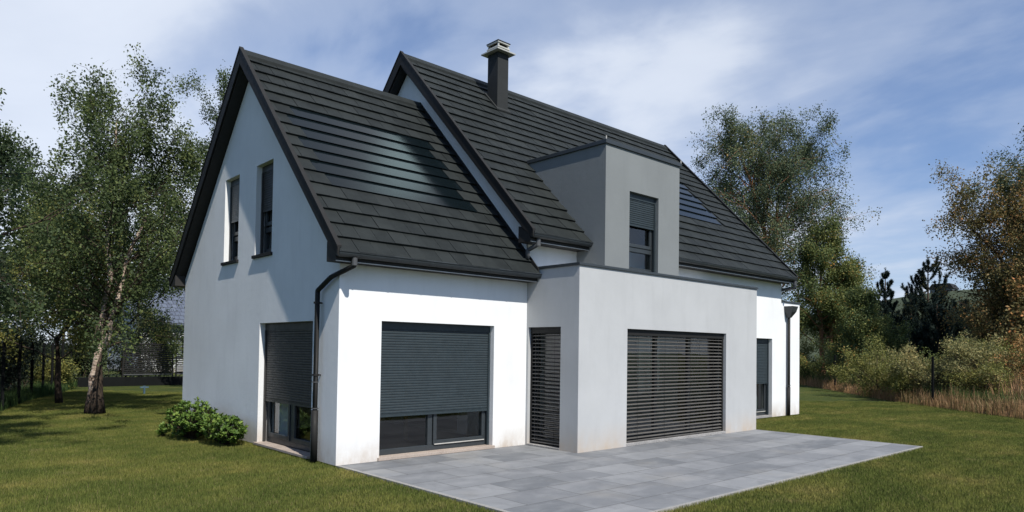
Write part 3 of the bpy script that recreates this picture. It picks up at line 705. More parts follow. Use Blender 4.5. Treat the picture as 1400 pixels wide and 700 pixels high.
# ------------------------------------------------------------------ vegetation
def leaf_mesh(P,size,tint,rng,flat=.0,aspect=.6):
    """rhombic leaves at points P, random orientation"""
    n=len(P); a=rng.uniform(0,2*PI,n); b=np.arccos(rng.uniform(-1,1,n))*(1-flat)
    nrm=np.c_[np.sin(b)*np.cos(a),np.sin(b)*np.sin(a),np.cos(b)]
    r=rng.normal(size=(n,3)); r[:,2]-=.5; u=np.cross(nrm,r); u/=np.linalg.norm(u,axis=1)[:,None]+1e-9; v=np.cross(nrm,u)
    s=(size*rng.uniform(.6,1.3,n))[:,None]*.5
    V=np.stack([P-u*s,P-v*s*aspect+nrm*s*.15,P+u*s,P+v*s*aspect+nrm*s*.15],1).reshape(-1,3)
    F=np.arange(n*4).reshape(n,4)
    return V,F,tint
def branch(rng,p,d,length,r0,n=6,up=0.,wob=.18,gr=0.):
    pts=[np.array(p,float)]; d=np.array(d,float); d/=np.linalg.norm(d); st=length/n
    for i in range(n):
        d=d+rng.normal(size=3)*wob*.5+np.array([0,0,up/n-gr*(i/n)/n*2]); d/=np.linalg.norm(d); pts.append(pts[-1]+d*st)
    rad=np.linspace(r0,r0*.25,n+1)
    return np.array(pts),rad
def interp(pts,t):
    k=t*(len(pts)-1); i=min(int(k),len(pts)-2); f=k-i; return pts[i]*(1-f)+pts[i+1]*f, pts[i+1]-pts[i]
def tree(name,base,stems,label,cat,leaf,barkm,seed,spread,cb,nl,leaves,size,droop=.5,group='',up=.9,shape=None,clump=.16,tb=.5,fork_r=None,sub=6,extra=None,rough_h=None,bias=None):
    """stems: list of (list of relative points, base radius). cb: crown base height. nl limbs per stem."""
    rng=np.random.default_rng(seed); root=empty(name,base,label,cat,group)
    bm=MB(); clumps=[]
    for st_ in stems:
        pts,r0=st_[:2]; tm=MB(); leafy=len(st_)<3
        P=np.array(pts,float); # refine
        Q=[P[0]]
        for a,b in zip(P,P[1:]):
            k=max(2,int(np.linalg.norm(b-a)/.5))
            for i in range(1,k+1): Q.append(a+(b-a)*i/k+rng.normal(size=3)*.02)
        Q=np.array(Q); n=len(Q); rr=r0*(1-np.linspace(0,1,n))**.8+.012
        if Q[0][2]<.1: rr[0]*=1.3; rr[1]*=1.08
        tm.tube([tuple(q) for q in Q],list(rr),12); tm.build('trunk',M[barkm if leafy else st_[2]],root,smooth=True)
        if not leafy: continue
        H=Q[-1][2]
        for li in range(nl):
            tt=(li+.5)/nl; h=cb+(H-cb)*tt**.9
            # point on stem at height h
            i=int(np.argmin(abs(Q[:,2]-h))); p=Q[i]
            if Q[i][2]<cb*.9: continue
            sh=(shape(tt) if shape else math.sin(PI*min(1,(.18+.82*tt)))**.7)
            Lb=spread*max(.12,sh)*rng.uniform(.7,1.25)
            az=li*2.4+rng.uniform(-.5,.5); el=rng.uniform(.15,.8)+tt*.5
            if bias is not None: az=az
            d=np.array([math.cos(az)*math.cos(el),math.sin(az)*math.cos(el),math.sin(el)])
            B,R=branch(rng,p,d,Lb,max(.010,min(.04,rr[i]*.36)),7,up=up*.5,wob=.25,gr=droop)
            bm.tube([tuple(q) for q in B],list(R),6,cap=False)
            for s in range(sub):
                t=rng.uniform(.3,1.); q,dd=interp(B,t); 
                d2=dd/np.linalg.norm(dd)+rng.normal(size=3)*.7; 
                B2,R2=branch(rng,q,d2,Lb*rng.uniform(.22,.45),R[0]*.35,4,up=.2,wob=.4,gr=droop*1.2)
                bm.tube([tuple(z) for z in B2],list(R2),4,cap=False)
                tb_=rng.normal(0,.13)
                for k in range(4):
                    c,_=interp(B2,rng.uniform(.15,1.)); clumps.append((c,tb_+rng.normal(0,.07),droop))
            tb_=rng.normal(0,.13)
            for k in range(3):
                c,_=interp(B,rng.uniform(.7,1.)); clumps.append((c,tb_,droop))
        for k in range(6):
            clumps.append((Q[-1-int(rng.integers(0,3))]+rng.normal(size=3)*.12,0,droop))
    if extra: clumps+= [(np.array(c,float)+rng.normal(size=3)*.15,rng.normal(0,.1),droop) for c in extra]
    bm.build('branches',M[barkm if barkm!='bark_birch' else 'bark'],root,smooth=True)
    C=np.array([c[0] for c in clumps]); T=np.array([c[1] for c in clumps])
    wgt=rng.uniform(.2,1.8,len(C))**1.8; wgt/=wgt.sum(); idx=rng.choice(len(C),leaves,p=wgt)
    off=np.clip(rng.normal(size=(leaves,3)),-1.7,1.7)*clump
    # hanging strings
    hang=rng.random(leaves)**1.5*droop*.55; off[:,2]-=hang; off[:,:2]*=(1-.45*(hang/(droop*.55+1e-6)))[:,None]
    P=C[idx]+off
    keep=P[:,2]>.15; P=P[keep]; idx=idx[keep]
    t=np.clip(tb+T[idx]+rng.normal(0,.16,len(P)),0,1)
    V,F,t=leaf_mesh(P,size,t,rng)
    npmesh('crown',V,F,leaf,root,{'tint':('FACE',t)})
    return root
GT='trees behind the garden on the left'; GR='trees behind the fence on the right'
rs=np.random.default_rng(3)
# left foreground birch: dark stub and two pale stems
tree('birch_tree',(-.96,10.66,0),[([(-.12,.08,0),(-.10,.07,.6),(-.03,.03,1.2),(.12,0,1.75),(.10,.05,2.5),(.22,.0,3.4),(.12,0,4.6),(.32,0,5.6),(.3,.1,6.7),(.26,0,7.5)],.085),
   ([(.16,.0,1.65),(.30,.05,2.3),(.50,.1,3.1),(.62,.1,3.9),(1.05,.25,5.0),(1.3,.3,6.2)],.065),
   ([(.03,-.05,0),(.04,-.05,.9),(.10,-.03,1.65)],.14,'bark')],
   'birch with two pale stems on a dark base, on the lawn left of the house','tree',L['birch'],'bark_birch',21,2.7,1.6,44,68000,.072,droop=.95,group=GT,tb=.55,clump=.115,sub=7,
   shape=lambda t: (1.0-.45*t**2.5))
tree('birch_tree',(4.7,18.6,0),[([(0,0,0),(.1,0,3),(-.1,0,6),(.1,0,8.6),(0,0,11.2)],.15)],'birch rising directly behind the left gable eave','tree',L['birch'],'bark_birch',5,2.9,3.2,34,34000,.08,droop=.6,group=GT,tb=.36,shape=lambda t:1-.55*t)
tree('birch_tree',(-5.2,7.2,0),[([(0,0,0),(.1,.1,3),(.2,0,5),(.1,.2,6.6)],.17)],'leafy tree cut off by the left edge of the photo','tree',L['birch'],'bark',8,3.0,1.5,32,48000,.075,droop=.7,group=GT,tb=.42,clump=.14,shape=lambda t:1-.45*t)
tree('birch_tree',(-7.0,-2.0,0),[([(0,0,0),(.1,.1,5),(.0,0,9),(.1,.1,13.2)],.22)],'tall tree added beyond the left edge to shade the lawn, at most twig tips showing','tree',L['birch'],'bark',9,3.9,7.6,36,60000,.085,droop=.35,group=GT,tb=.45,clump=.17,shape=lambda t:1-.3*t)  # added off-frame tree, crown placed to dapple the left lawn with shade
for (x,y,H,sp,sd,lf,lab,lv,tb_) in (
   (-3.6,20.5,8.2,3.2,31,'dark','dark leafy tree behind the left fence, nearest the left edge',20000,.55),
   (-1.3,28.0,9.5,3.8,32,'birch','broad green tree deep behind the left fence',22000,.3),
   (1.6,30.5,8.6,3.4,33,'dark','dark tree behind the forked birch',18000,.6),
   (4.8,29.5,8.8,3.2,34,'birch','loose green tree behind the slatted fence',16000,.3),
   (-1.1,14.6,4.6,2.5,35,'yellow','small yellowing tree with low hanging leaves beside the forked birch',30000,.5)):
    tree('leafy_tree',(x,y,0),[([(0,0,0),(rs.normal()*.1,0,H*.4),(rs.normal()*.2,0,H*.7),(0,0,H)],.07)],lab,'tree',L[lf],'bark',sd,sp,1.0 if lf!='birch' else 1.6,22,lv,.13 if lf!='yellow' else .09,droop=.55,group=GT,tb=tb_,clump=.24,shape=lambda t:1-.5*t)
# right side
tree('birch_tree',(35.6,11.4,0),[([(0,0,0),(.1,0,4),(-.2,.1,7.6),(.1,0,9.6),(.7,0,11.6),(1.4,-.6,14.0)],.24),([(-.1,.1,6.8),(-.8,.4,10.1),(-1.6,.8,12.4),(-2.0,1.3,14.4)],.15)],
   'tall birch with a bright orange stem above the main roof','tree',L['birch2'],'bark_orange',41,4.6,4.4,48,115000,.11,droop=.9,group=GR,tb=.42,clump=.25,sub=8,shape=lambda t:1-.38*t**2.2)
tree('young_tree',(34.7,8.0,0),[([(0,0,0),(.1,.1,2.6),(.0,.2,5.4),(.2,0,8.2)],.14),([(.45,-.3,0),(.4,-.3,2.6),(1.0,-.6,6.0)],.12)],
   'young yellowing tree with two orange trunks beside the low white wing','tree',L['ash'],'bark_orange',42,2.6,1.9,34,64000,.11,droop=.4,group=GR,tb=.42,clump=.24,shape=lambda t:1-.5*t)
tree('young_tree',(32.2,4.9,0),[([(0,0,0),(.1,0,1.4),(.2,-.1,2.8),(.1,0,4.0)],.08)],
   'low green tree right of the twin orange trunks','tree',L['ash'],'bark',43,1.9,.7,24,28000,.10,droop=.3,group=GR,tb=.35,clump=.2,shape=lambda t:1-.4*t)
tree('autumn_tree',(33.4,-1.7,0),[([(0,0,0),(.05,0,3),(.1,.1,5.5),(0,0,8.4)],.20),([(0,0,1.5),(.5,-.5,5),(.9,-1.,7.2)],.13),([(-.1,0,4.2),(-1.0,.9,6.6),(-2.0,1.8,7.8),(-2.7,2.4,7.9)],.06)],
   'tree with rusty autumn leaves at the right edge','tree',L['autumn'],'bark',44,4.0,1.0,40,62000,.105,droop=.7,group=GR,tb=.33,clump=.22,shape=lambda t:1-.35*t)
tree('birch_tree',(36.1,-3.5,0),[([(0,0,0),(0,0,5),(-.3,.1,9),(-.2,.2,14.2)],.19),([(-.1,0,5.2),(-1.2,1.2,7.6),(-2.4,2.3,8.7),(-3.2,3.0,8.9)],.07)],
   'grey green birch overhanging the rusty tree with one drooping side branch','tree',L['birch2'],'bark',45,3.2,4.8,32,60000,.10,droop=.8,group=GR,tb=.4,clump=.2,shape=lambda t:1-.35*t)
for (x,y,H,sp,sd,lf,lab,lv,tb_) in (
   (42.5,17.5,8.5,3.6,51,'dark','dark tree filling the gap behind the tall birch',15000,.7),
   (36.,-.4,4.3,1.9,53,'autumn','brown leaved tree between the pines and the rusty tree',16000,.12),
   (30.5,-2.6,3.4,1.8,54,'autumn','low brownish tree in front of the rusty tree',20000,.4)):
    tree('leafy_tree',(x,y,0),[([(0,0,0),(rs.normal()*.1,0,H*.4),(rs.normal()*.2,0,H*.7),(0,0,H)],.13)],lab,'tree',L[lf],'bark',sd,sp,.5,20,lv,.14,droop=.4,group=GR,tb=tb_,clump=.25,shape=lambda t:1-.45*t)
def pine(base,H,R,seed,label,open_top=True):
    rng=np.random.default_rng(seed); root=empty('pine_tree',base,label,'pine tree',"dark pines in front of the hill")
    tm=MB(); tm.tube([(0,0,0),(0.05,0,H*.5),(0,0,H)],[.14,.09,.02],8); bm=MB(); seg=[]
    h=.5
    while h<H-.25:
        f=1-h/H; nbr=5 if f>.3 else 4
        for k in range(nbr):
            az=rng.uniform(0,2*PI); Lb=R*(f**.6)*rng.uniform(.6,1.2)+.1
            el=.1+.35*(1-f)
            B,Rr=branch(rng,(0,0,h),(math.cos(az)*math.cos(el),math.sin(az)*math.cos(el),math.sin(el)),Lb,.03,6,up=1.9,wob=.12)
            bm.tube([tuple(q) for q in B],list(Rr),4,cap=False); seg+=[(a,b) for a,b in zip(B[1:],B[2:])]
            for s in range(5 if f>.42 else 2):
                q,dd=interp(B,rng.uniform(.35,.95)); d2=dd/np.linalg.norm(dd)+rng.normal(size=3)*.6+np.array([0,0,.35])
                B2,R2=branch(rng,q,d2,Lb*rng.uniform(.18,.34),.012,3,up=.9,wob=.1); seg+=[(a,b) for a,b in zip(B2,B2[1:])]
        h+=(.36 if f>.42 else .62)*rng.uniform(.85,1.15)
    seg.append((np.array([0,0,H-.5]),np.array([0,0,H+.25])))
    tm.build('trunk',M['bark'],root,smooth=True); bm.build('branches',M['bark'],root)
    A=np.array([s[0] for s in seg]); Bv=np.array([s[1] for s in seg]); n=62; m=len(A)*n
    t=rng.random((len(A),n,1)); P=(A[:,None]*(1-t)+Bv[:,None]*t).reshape(-1,3); D=np.repeat((Bv-A)/np.linalg.norm(Bv-A,axis=1)[:,None],n,0)
    r=rng.normal(size=(m,3)); r/=np.linalg.norm(r,axis=1)[:,None]; d=D*.9+r; d/=np.linalg.norm(d,axis=1)[:,None]; d*=rng.uniform(.11,.19,(m,1))
    sd=np.cross(d,rng.normal(size=(m,3))); sd/=np.linalg.norm(sd,axis=1)[:,None]; sd*=.018
    V=np.stack([P-sd,P+sd,P+d],1).reshape(-1,3); F=np.arange(m*3).reshape(m,3)
    npmesh('crown',V,F,L['pine'],root,{'tint':('FACE',np.clip(.45+rng.normal(0,.2,m),0,1))})
for i,(b_,H,R,lab) in enumerate((((43.3,7.7,-.2),7.4,1.9,'slender pine with a narrow spire, left of the two that stand against the sky'),
   ((43.6,5.3,-.2),7.9,3.2,'broad pine with upswept branches against the sky'),
   ((40.0,7.4,-.2),5.1,2.3,'squat dark pine below the narrow pine'),
   ((39.5,3.6,-.2),4.9,2.4,'squat dark pine below and right of the broad pine'),
   ((41.5,5.6,-.2),5.4,2.5,'dense pine filling the middle of the pine group'),
   ((44.8,10.4,-.2),5.6,2.3,'pine at the left end of the pine group, beside the young tree'),
   ((42.2,3.2,-.2),5.2,2.6,'dense dark pine just behind the fence post'),
   ((44.0,8.6,-.2),5.4,2.5,'dense dark pine behind the narrow pine'),
   ((44.5,2.0,-.2),5.4,2.6,'pine at the right end of the pine group'))):
    pine(b_,H,R,60+i,lab)
def shrub(base,H,R,leaf,seed,label,leaves,size,group,name='shrub',nst=9,barkm='bark',clump=.12,tb=.5,lean=(0,0),cat='shrub'):
    rng=np.random.default_rng(seed); root=empty(name,base,label,cat,group); bm=MB(); C=[];T=[]
    for k in range(nst):
        az=rng.uniform(0,2*PI); el=rng.uniform(.7,1.45)
        B,Rr=branch(rng,(rng.normal()*R*.2,rng.normal()*R*.2,0),(math.cos(az)*math.cos(el)+lean[0],math.sin(az)*math.cos(el)+lean[1],math.sin(el)),H*rng.uniform(.7,1.1),.018,6,up=.3,wob=.25,gr=.2)
        bm.tube([tuple(q) for q in B],list(Rr),5,cap=False); tb0=rng.normal(0,.1)
        for s in range(9):
            q,dd=interp(B,rng.uniform(.15,1.)); d2=dd/np.linalg.norm(dd)*.6+rng.normal(size=3)*.7
            B2,R2=branch(rng,q,d2,R*rng.uniform(.3,.7),.007,3,up=.3,wob=.3); bm.tube([tuple(z) for z in B2],list(R2),3,cap=False)
            for j in range(3): c,_=interp(B2,rng.uniform(.3,1.)); C.append(c); T.append(tb0+rng.normal(0,.06))
    bm.build('branches',M[barkm],root)
    C=np.array(C);T=np.array(T); idx=rng.integers(0,len(C),leaves); P=C[idx]+rng.normal(size=(leaves,3))*clump; ok=P[:,2]>.02; P=P[ok]; idx=idx[ok]
    t=np.clip(tb+T[idx]+rng.normal(0,.16,len(P)),0,1); V,F,t=leaf_mesh(P,size,t,rng,aspect=.5)
    npmesh('foliage',V,F,leaf,root,{'tint':('FACE',t)})
    return root
# laurels against the gable: rosettes of glossy leaves
def laurel(base,rx,ry,H,seed,label,nr=170):
    rng=np.random.default_rng(seed); root=empty('laurel_bush',base,label,'bush','bright green bushes at the foot of the gable'); bm=MB(); Vs=[];T=[]
    for k in range(nr):
        while True:
            u=rng.uniform(-1,1,3)
            if u@u<1: break
        if rng.random()<.75: u/=np.linalg.norm(u)**.6
        c=np.array([u[0]*rx,u[1]*ry,max(.06,H*.5+u[2]*H*.5*rng.uniform(.8,1.12))])
        bm.tube([(u[0]*rx*.15,u[1]*ry*.3,0),tuple(c*[.6,.7,.6]),tuple(c)],[.010,.007,.004],4,cap=False)
        ax=np.array([u[0]*.6,u[1]*.6,.9])+rng.normal(size=3)*.25; ax/=np.linalg.norm(ax)
        e1=np.cross(ax,[.3,.9,.1]); e1/=np.linalg.norm(e1); e2=np.cross(ax,e1); tb0=.45+rng.normal(0,.14)
        for j in range(rng.integers(9,15)):
            a=j*2.4; op=rng.uniform(.25,1.25); ln=rng.uniform(.05,.085); d=ax*math.cos(op)+(e1*math.cos(a)+e2*math.sin(a))*math.sin(op)
            sd=np.cross(d,ax); sd/=np.linalg.norm(sd)+1e-9; nn=np.cross(sd,d); b0=c-ax*.05*rng.random(); w_=ln*.24
            p0=b0; p1=b0+d*ln*.5+sd*w_+nn*.006; p2=b0+d*ln-nn*.008; p3=b0+d*ln*.5-sd*w_+nn*.006
            Vs+= [p0,p1,p2,p3]; T.append(np.clip(tb0+rng.normal(0,.12)+(.15 if op<.6 else 0),0,1))
    bm.build('branches',M['bark'],root); V=np.array(Vs); F=np.arange(len(V)).reshape(-1,4)
    npmesh('foliage',V,F,L['laurel'],root,{'tint':('FACE',np.array(T))})
laurel((-.62,4.45,0),.42,.72,.72,71,'larger bright green bush, left one at the foot of the gable',330)
laurel((-.42,3.32,0),.32,.58,.52,72,'smaller bright green bush, right one beside the gable door',240)
laurel((-.95,5.05,0),.14,.15,.26,73,'small thin sprig bush left of the two bushes at the gable',20)
# right hand shrubs
GS='scrub behind the right fence'
for i,(x,y,H,R,lf,lab,lv,sz,ln) in enumerate((
   (25.6,1.2,2.0,1.1,'yellow','low olive bush between the young trees and the leaning shoot',9000,.08,(0,0)),
   (25.2,.2,1.7,.7,'willow','thin shrub with a pale shoot leaning right',5000,.08,(.3,-.55)),
   (24.4,-.9,2.5,1.2,'willow','tall silver olive shrub behind the fence post',12000,.085,(0,0)),
   (24.9,-2.1,2.2,1.2,'willow','silver olive shrub right of the fence post',11000,.085,(0,0)),
   (25.4,-3.2,1.9,1.0,'autumn','rusty low shrub at the foot of the autumn tree',9000,.08,(0,0)),
   (33.9,7.0,2.2,1.4,'ash','green bush under the twin orange trunks',9000,.09,(0,0)),
   (31.6,4.6,2.1,1.4,'ash','rounded green bush under the young trees',9000,.09,(0,0)),
   (26.6,.4,1.7,1.2,'ash','green bush behind the low olive bush',9000,.09,(0,0)),
   (26.6,-1.8,2.0,1.3,'yellow','taller olive bush behind the silver olive shrubs',9000,.09,(0,0)),
   (26.2,-3.4,2.4,1.4,'ash','yellow green bush behind the rusty shrub',9000,.09,(0,0)),
   (36.6,9.9,2.1,1.4,'yellow','olive bush where the lawn meets the low white wing',8000,.09,(0,0)),
   (28.2,-1.4,2.0,1.2,'yellow','tall olive shrub between the pines and the rusty tree',12000,.09,(0,0)),
   (28.0,1.8,1.9,1.1,'willow','pale feathery shrub in front of the pines',10000,.09,(0,0)),
   (29.6,3.3,1.9,1.1,'yellow','low olive bush right of the low green tree',8000,.09,(0,0)),
   (24.3,.1,1.5,.9,'yellow','low golden bush just left of the fence post',8000,.08,(0,0)),
   (23.4,-2.6,1.3,.9,'yellow','low golden bush at the fence right of the post',8000,.08,(0,0)),
   (22.9,-5.2,1.6,1.0,'autumn','rusty shrub at the right edge of the photo',8000,.08,(0,0)))):
    shrub((x,y,0),H,R,L[lf],80+i,lab,lv,sz,GS,tb=.5,lean=ln,clump=.13)
GL='bushes along the left boundary'
for i,(x,y,H,R,lf,lab) in enumerate((
   (-3.5,14.0,2.0,1.2,'dark','dark bush behind the left fence, nearest the camera'),
   (-2.9,17.0,2.2,1.3,'dark','dark bush behind the second and third posts of the left fence'),
   (-2.0,20.3,2.2,1.4,'dark','dark bush behind the middle of the left fence'),
   (-.9,23.6,2.2,1.4,'dark','dark bush behind the far end of the left fence'),
   (1.2,25.4,2.4,1.4,'dark','dark bush in the corner behind the forked birch'),
   (-.3,21.6,1.0,.7,'yellow','low green bush inside the far end of the left fence'),
   (3.0,25.6,3.0,1.5,'dark','tall dark bush in front of the neighbouring house'),
   (5.1,26.6,3.4,1.2,'yellow','bright green bush behind the slatted fence at the house corner'))):
    shrub((x,y,0),H,R,L[lf],100+i,lab,8000,.10,GL,tb=.45,clump=.16)
# tall dry grass along the right fence
def rough(name,label,leaf,pts,n,hmin,hmax,wd,seed,tb):
    rng=np.random.default_rng(seed); P=np.array(pts,float); seg=rng.integers(0,len(P)-1,n); t=rng.random((n,1)); B=P[seg][:,:2]*(1-t)+P[seg+1][:,:2]*t
    wdt=P[seg][:,2:3]; dirn=(P[seg+1]-P[seg])[:,:2]; nn=np.c_[dirn[:,1],-dirn[:,0]]; nn/=np.linalg.norm(nn,axis=1)[:,None]; B=B+nn*rng.uniform(-1,1,(n,1))*wdt
    # clumping
    cl=np.sin(B[:,0]*3.1+1)*np.sin(B[:,1]*2.7)+rng.normal(0,.5,n); h=hmin+(hmax-hmin)*np.clip(.45+.3*cl,0,1)*rng.uniform(.5,1,n)
    a=rng.uniform(0,2*PI,n); ln=h*rng.uniform(.05,.45,n); w_=wd*rng.uniform(.6,1.3,n); cx,sx=np.cos(a+1.57)*w_,np.sin(a+1.57)*w_; z=np.full(n,-.06)
    v0=np.c_[B[:,0]-cx,B[:,1]-sx,z];v1=np.c_[B[:,0]+cx,B[:,1]+sx,z]; m=np.c_[B[:,0]+np.cos(a)*ln*.3,B[:,1]+np.sin(a)*ln*.3,h*.6]; off=np.c_[cx,sx,np.zeros(n)]*.8
    tip=np.c_[B[:,0]+np.cos(a)*ln,B[:,1]+np.sin(a)*ln,h]
    V=np.stack([v0,v1,m+off,m-off,m-off,m+off,tip+off*.2,tip-off*.2],1).reshape(-1,3); F=np.arange(n*8).reshape(-1,4)
    T=np.repeat(np.clip(tb+.18*np.sin(B[:,0]*1.3)*np.cos(B[:,1]*1.1)+rng.normal(0,.18,n),0,1),2)
    o=npmesh(name,V,F,leaf,None,{'tint':('FACE',T)}); tag(o,label,'grass',kind='stuff')
rough('dry_grass','tall straw coloured grass along the right fence',L['dry'],[(37,10.6,.6),(31.6,6.0,.7),(27,2.3,.8),(23.4,-.9,.9),(20.8,-3.6,.9),(19,-5.8,1)],12000,.08,.85,.008,201,.66)
rough('tall_grass','tall green grass behind the right fence',L['tallgreen'],[(38.5,10.6,1.2),(33,6.0,1.3),(28.5,2.0,1.5),(24.8,-1.4,1.5),(22.2,-4.4,1.4),(20.5,-6.8,1)],24000,.3,.9,.008,202,.4)
rough('tall_grass','tall dark grass along the left fence',L['tallgreen'],[(-3.3,12,.5),(-2.2,16.,.5),(-.6,20,.5),(.6,24,.5)],9000,.1,.55,.006,203,.12)
rough('reeds','upright rusty reed stems at the right edge',L['dry'],[(25,-1.9,.6),(23.4,-3.2,.7),(21.6,-5.0,.8)],420,.7,1.7,.012,204,.8)

# ------------------------------------------------------------------ fences
def fence(name,label,posts,H,loc,wires=True,mesh_h=None):
    root=empty(name,(posts[0][0],posts[0][1],0),label,'fence'); bx,by=posts[0]
    first=None
    for (x,y) in posts:
        if first is None:
            m=MB(); m.box(-.035,.035,-.035,.035,-.1,H); first=m.build('post',M['post'],root); o=first
        else:
            o=first.copy(); col.objects.link(o); o.parent=root
        o.location=(x-bx,y-by,0)
    m=MB()
    for (x0,y0),(x1,y1) in zip(posts,posts[1:]):
        a=(x0-bx,y0-by); b_=(x1-bx,y1-by); L_=math.hypot(b_[0]-a[0],b_[1]-a[1])
        z=.05
        while z<H: m.tube([(a[0],a[1],z),(b_[0],b_[1],z)],.0022,3,cap=False); z+=.2
        k=int(L_/.10)
        for i in range(k):
            t=i/k; x=a[0]+(b_[0]-a[0])*t; y=a[1]+(b_[1]-a[1])*t; m.tube([(x,y,.03),(x,y,H-.05)],.0016,3,cap=False)
    m.build('wire_mesh',M['post'],root)
fence('wire_fence','dark wire fence with close posts along the left side of the lawn',[(-3.3,10.4),(-2.65,12.68),(-2.05,14.8),(-1.5,16.7),(-.93,18.6),(-.40,20.4),(.2,22.2),(.77,23.9)],1.75,None)
fence('wire_fence','thin wire fence with far apart posts along the right side of the lawn',[(36.6,10.3),(29.9,5.3),(22.03,-1.32),(17.0,-5.6)],1.72,None)
# slatted boundary fence behind the lawn on the left
root=empty('slatted_fence',(2.0,23.6,0),'dark horizontal slat fence on a low dark plinth behind the lawn','fence')
m=MB(); m.box(-1.1,5.2,-.12,.12,-.05,.34); m.build('plinth',M['post'],root)
m=MB(); 
for x0,x1 in ((0.6,2.62),(2.72,4.9)):
    z=.52
    while z<1.72: m.box(x0+.05,x1-.05,-.012,.012,z,z+.05); z+=.085
    m.box(x0,x0+.045,-.03,.03,.345,1.8); m.box(x1-.045,x1,-.03,.03,.345,1.8); m.box(x0+.046,x1-.046,-.025,.025,1.74,1.79)
m.build('slats',M['brown_metal'],root)
m=MB(); m.box(.65,2.57,-.045,-.016,.43,.48); m.box(2.77,4.85,-.045,-.016,.43,.48); m.build('bottom_rail',M['zinc'],root)
# blue marker on the lawn
root=empty('garden_tap',(1.97,17.74,0),'small pale blue garden hydrant post on the far lawn','garden post')
m=MB(); m.tube([(0,0,-.05),(0,0,.20)],.035,10); m.build('stem',M['blue'],root); m=MB(); m.box(-.14,.14,-.035,.035,.2,.245); m.tube([(0,0,.245),(0,0,.27)],.05,10); m.build('head',M['blue'],root)
# neighbour's house behind the trees on the left
root=empty('neighbour_house',(10.4,42.,0),'pale house with a blue grey roof half hidden behind the trees on the left','house')
m=MB(); m.box(-3.6,5,-4,4,0,3.3); m.poly([(-3.6,-4,3.3),(-3.6,4,3.3),(-3.6,0,6.1)]); m.poly([(5,-4,3.3),(5,4,3.3),(5,0,6.1)]); m.build('wall',M['grey'],root)
mt,nt,out=newmat('blue_grey_tiles'); P=wpos(nt); br=nt.nodes.new('ShaderNodeTexBrick'); nt.links.new(mapping(nt,P,(1,1,1),(math.radians(90),0,0)),br.inputs['Vector']); br.inputs['Scale'].default_value=1; br.inputs['Brick Width'].default_value=.3; br.inputs['Row Height'].default_value=.26
br.inputs['Color1'].default_value=(.07,.085,.12,1); br.inputs['Color2'].default_value=(.10,.12,.16,1); br.inputs['Mortar'].default_value=(.03,.035,.05,1); principled(nt,out,br.outputs['Color'],.6)
m=MB()
for s in (-1,1): m.hexa([(-4,s*4.4,3.0),(5.4,s*4.4,3.0),(5.4,0,6.15),(-4,0,6.15),(-4,s*4.4,3.15),(5.4,s*4.4,3.15),(5.4,0,6.32),(-4,0,6.32)])
m.build('roof',mt,root)
for x in (-2.2,.2,2.6):
    f=MB(); ring(Pl('y',-4.02),f,x,x+1.2,.9,2.2,.08,-.03,.02); fo=f.build('window',M['anthracite'],root); g=MB(); g.poly([(x+.08,-4.03,.98),(x+1.12,-4.03,.98),(x+1.12,-4.03,2.12),(x+.08,-4.03,2.12)]); g.build('glass',M['glass'],fo)
# far roof on the hill
root=empty('farmhouse',(262,66,24.),'tiny dark roofed house on the hill behind the pines','house')
m=MB(); m.box(-3,3,-3.4,3.4,-2,.6); m.build('wall',M['dgrey'],root)
m=MB(); m.prism_x([(-3.8,.5),(3.8,.5),(2.6,2.2),(-2.6,2.2)],-3.4,3.4); m.build('roof',M['brown_metal'],root)

# ------------------------------------------------------------------ sky, sun, camera
SUN=Vector((-.18,-1.0,1.24)).normalized()
el=math.asin(SUN.z); rot=math.atan2(SUN.x,SUN.y)
world=bpy.data.worlds.new('World'); scene.world=world; world.use_nodes=True; nt=world.node_tree; nt.nodes.clear()
out=nt.nodes.new('ShaderNodeOutputWorld'); bg=nt.nodes.new('ShaderNodeBackground'); sky=nt.nodes.new('ShaderNodeTexSky')
sky.sky_type='NISHITA'; sky.sun_disc=False; sky.sun_elevation=el; sky.sun_rotation=rot; sky.air_density=1.0; sky.dust_density=.4; sky.ozone_density=1.6
tc=nt.nodes.new('ShaderNodeTexCoord'); sp=nt.nodes.new('ShaderNodeSeparateXYZ'); nt.links.new(tc.outputs['Generated'],sp.inputs[0])
zz=mth(nt,'MAXIMUM',mth(nt,'ADD',sp.outputs[2],.16),.02)
cb=nt.nodes.new('ShaderNodeCombineXYZ'); nt.links.new(mth(nt,'DIVIDE',sp.outputs[0],zz),cb.inputs[0]); nt.links.new(mth(nt,'DIVIDE',sp.outputs[1],zz),cb.inputs[1])
P=cb.outputs[0]
n1=noise(nt,mapping(nt,P,(.8,.62,1),(0,0,math.radians(-30)),(3.1,1.7,0)),1.0,6,.5,.55)
n2=noise(nt,mapping(nt,P,(1.0,.7,1),(0,0,math.radians(-38)),(8.3,4.1,0)),2.4,8,.55,.4)
f=mth(nt,'ADD',mth(nt,'MULTIPLY',n1,.72),mth(nt,'MULTIPLY',n2,.28))
def blob(az,elv,rad,amt):
    """soft sky patch centred at an azimuth (degrees clockwise from +Y) and elevation"""
    a,e=math.radians(az),math.radians(elv); v=Vector((math.sin(a)*math.cos(e),math.cos(a)*math.cos(e),math.sin(e)))
    d=nt.nodes.new('ShaderNodeVectorMath'); d.operation='DOT_PRODUCT'; nt.links.new(tc.outputs['Generated'],d.inputs[0]); d.inputs[1].default_value=v
    k=1/(1-math.cos(math.radians(rad)))
    g=mth(nt,'EXPONENT',mth(nt,'MULTIPLY',mth(nt,'SUBTRACT',1.,d.outputs['Value']),-k))
    return mth(nt,'MULTIPLY',g,amt)
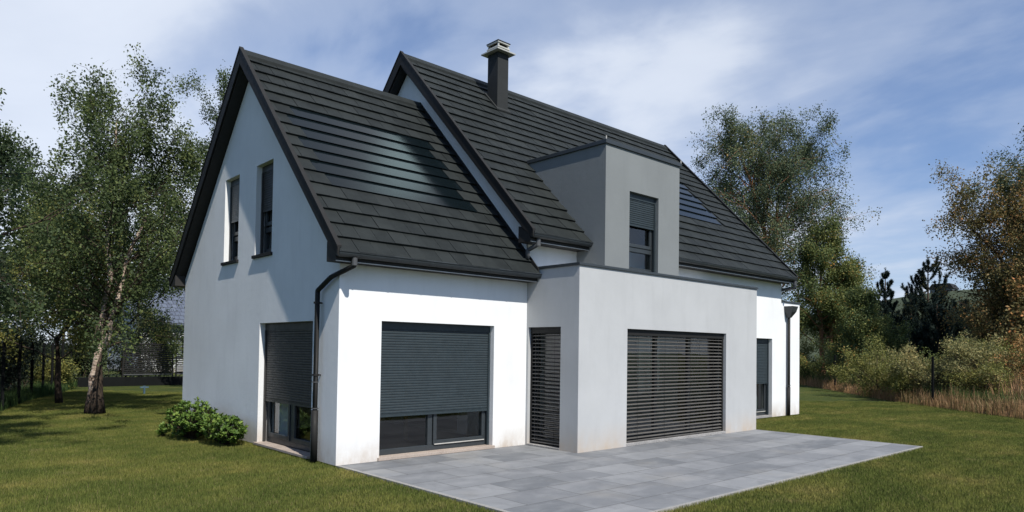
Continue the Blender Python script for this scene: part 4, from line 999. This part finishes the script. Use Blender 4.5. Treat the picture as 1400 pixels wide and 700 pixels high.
for az,elv,rad,amt in ((8,12,20,.20),(15,26,12,.12),(52,16,8,.10),(34,22,6,-.06),(78,9,9,-.03),(24,24,4,-.04),(66,22,7,.03),(57.2,50.6,3.8,.62),(67.6,29.7,3,.12),(275,25,60,-.22),(225,30,60,-.18)):  # last entries added off-frame: bright for solar tile sheen, clear to blue the gable
    f=mth(nt,'ADD',f,blob(az,elv,rad,amt))
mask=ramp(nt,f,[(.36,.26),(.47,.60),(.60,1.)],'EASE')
cc=ramp(nt,f,[(.40,(6.6,8.1,10.9)),(.60,(10.6,11.5,13.1)),(.78,(12.2,13.0,14.4)),(1.,(34.,46.,48.))])  # teal top stop serves the added bright spot mirrored by the solar tiles
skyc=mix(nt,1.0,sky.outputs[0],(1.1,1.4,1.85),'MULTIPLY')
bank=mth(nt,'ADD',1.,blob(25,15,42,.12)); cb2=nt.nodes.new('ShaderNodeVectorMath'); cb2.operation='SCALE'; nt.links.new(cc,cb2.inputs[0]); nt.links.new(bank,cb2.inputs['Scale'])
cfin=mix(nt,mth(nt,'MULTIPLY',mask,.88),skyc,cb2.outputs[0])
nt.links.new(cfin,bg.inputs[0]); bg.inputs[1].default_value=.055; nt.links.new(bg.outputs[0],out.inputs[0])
sl=bpy.data.lights.new('sun','SUN'); sl.energy=4.7; sl.angle=math.radians(.5); sl.color=(1,.955,.88)
so=bpy.data.objects.new('sun',sl); col.objects.link(so); so.rotation_euler=(-SUN).to_track_quat('-Z','Y').to_euler(); so.location=(0,0,30)

cam=bpy.data.cameras.new('camera'); co=bpy.data.objects.new('camera',cam); col.objects.link(co); scene.camera=co
yaw,pt,rl=math.radians(42.288),math.radians(1.526),math.radians(.829)
F_=Vector((math.sin(yaw),math.cos(yaw),0)); R_=Vector((math.cos(yaw),-math.sin(yaw),0)); U_=Vector((0,0,1))
F2=F_*math.cos(pt)+U_*math.sin(pt); U2=U_*math.cos(pt)-F_*math.sin(pt)
# roll: picture turned clockwise by rl
R3=R_*math.cos(rl)+U2*math.sin(rl); U3=U2*math.cos(rl)-R_*math.sin(rl)
mtx=Matrix((R3,U3,-F2)).transposed().to_4x4(); mtx.translation=CAM; co.matrix_world=mtx
cam.sensor_width=36; cam.lens=946.7/1400*36; cam.shift_y=(453.1-350)/1400; cam.clip_end=3000; cam.clip_start=.05
scene.render.resolution_x=1024; scene.render.resolution_y=512
vs=scene.view_settings; vs.view_transform='Standard'; vs.look='None'; vs.gamma=1; vs.exposure=.30; vs.use_curve_mapping=False
scene.render.engine='CYCLES'
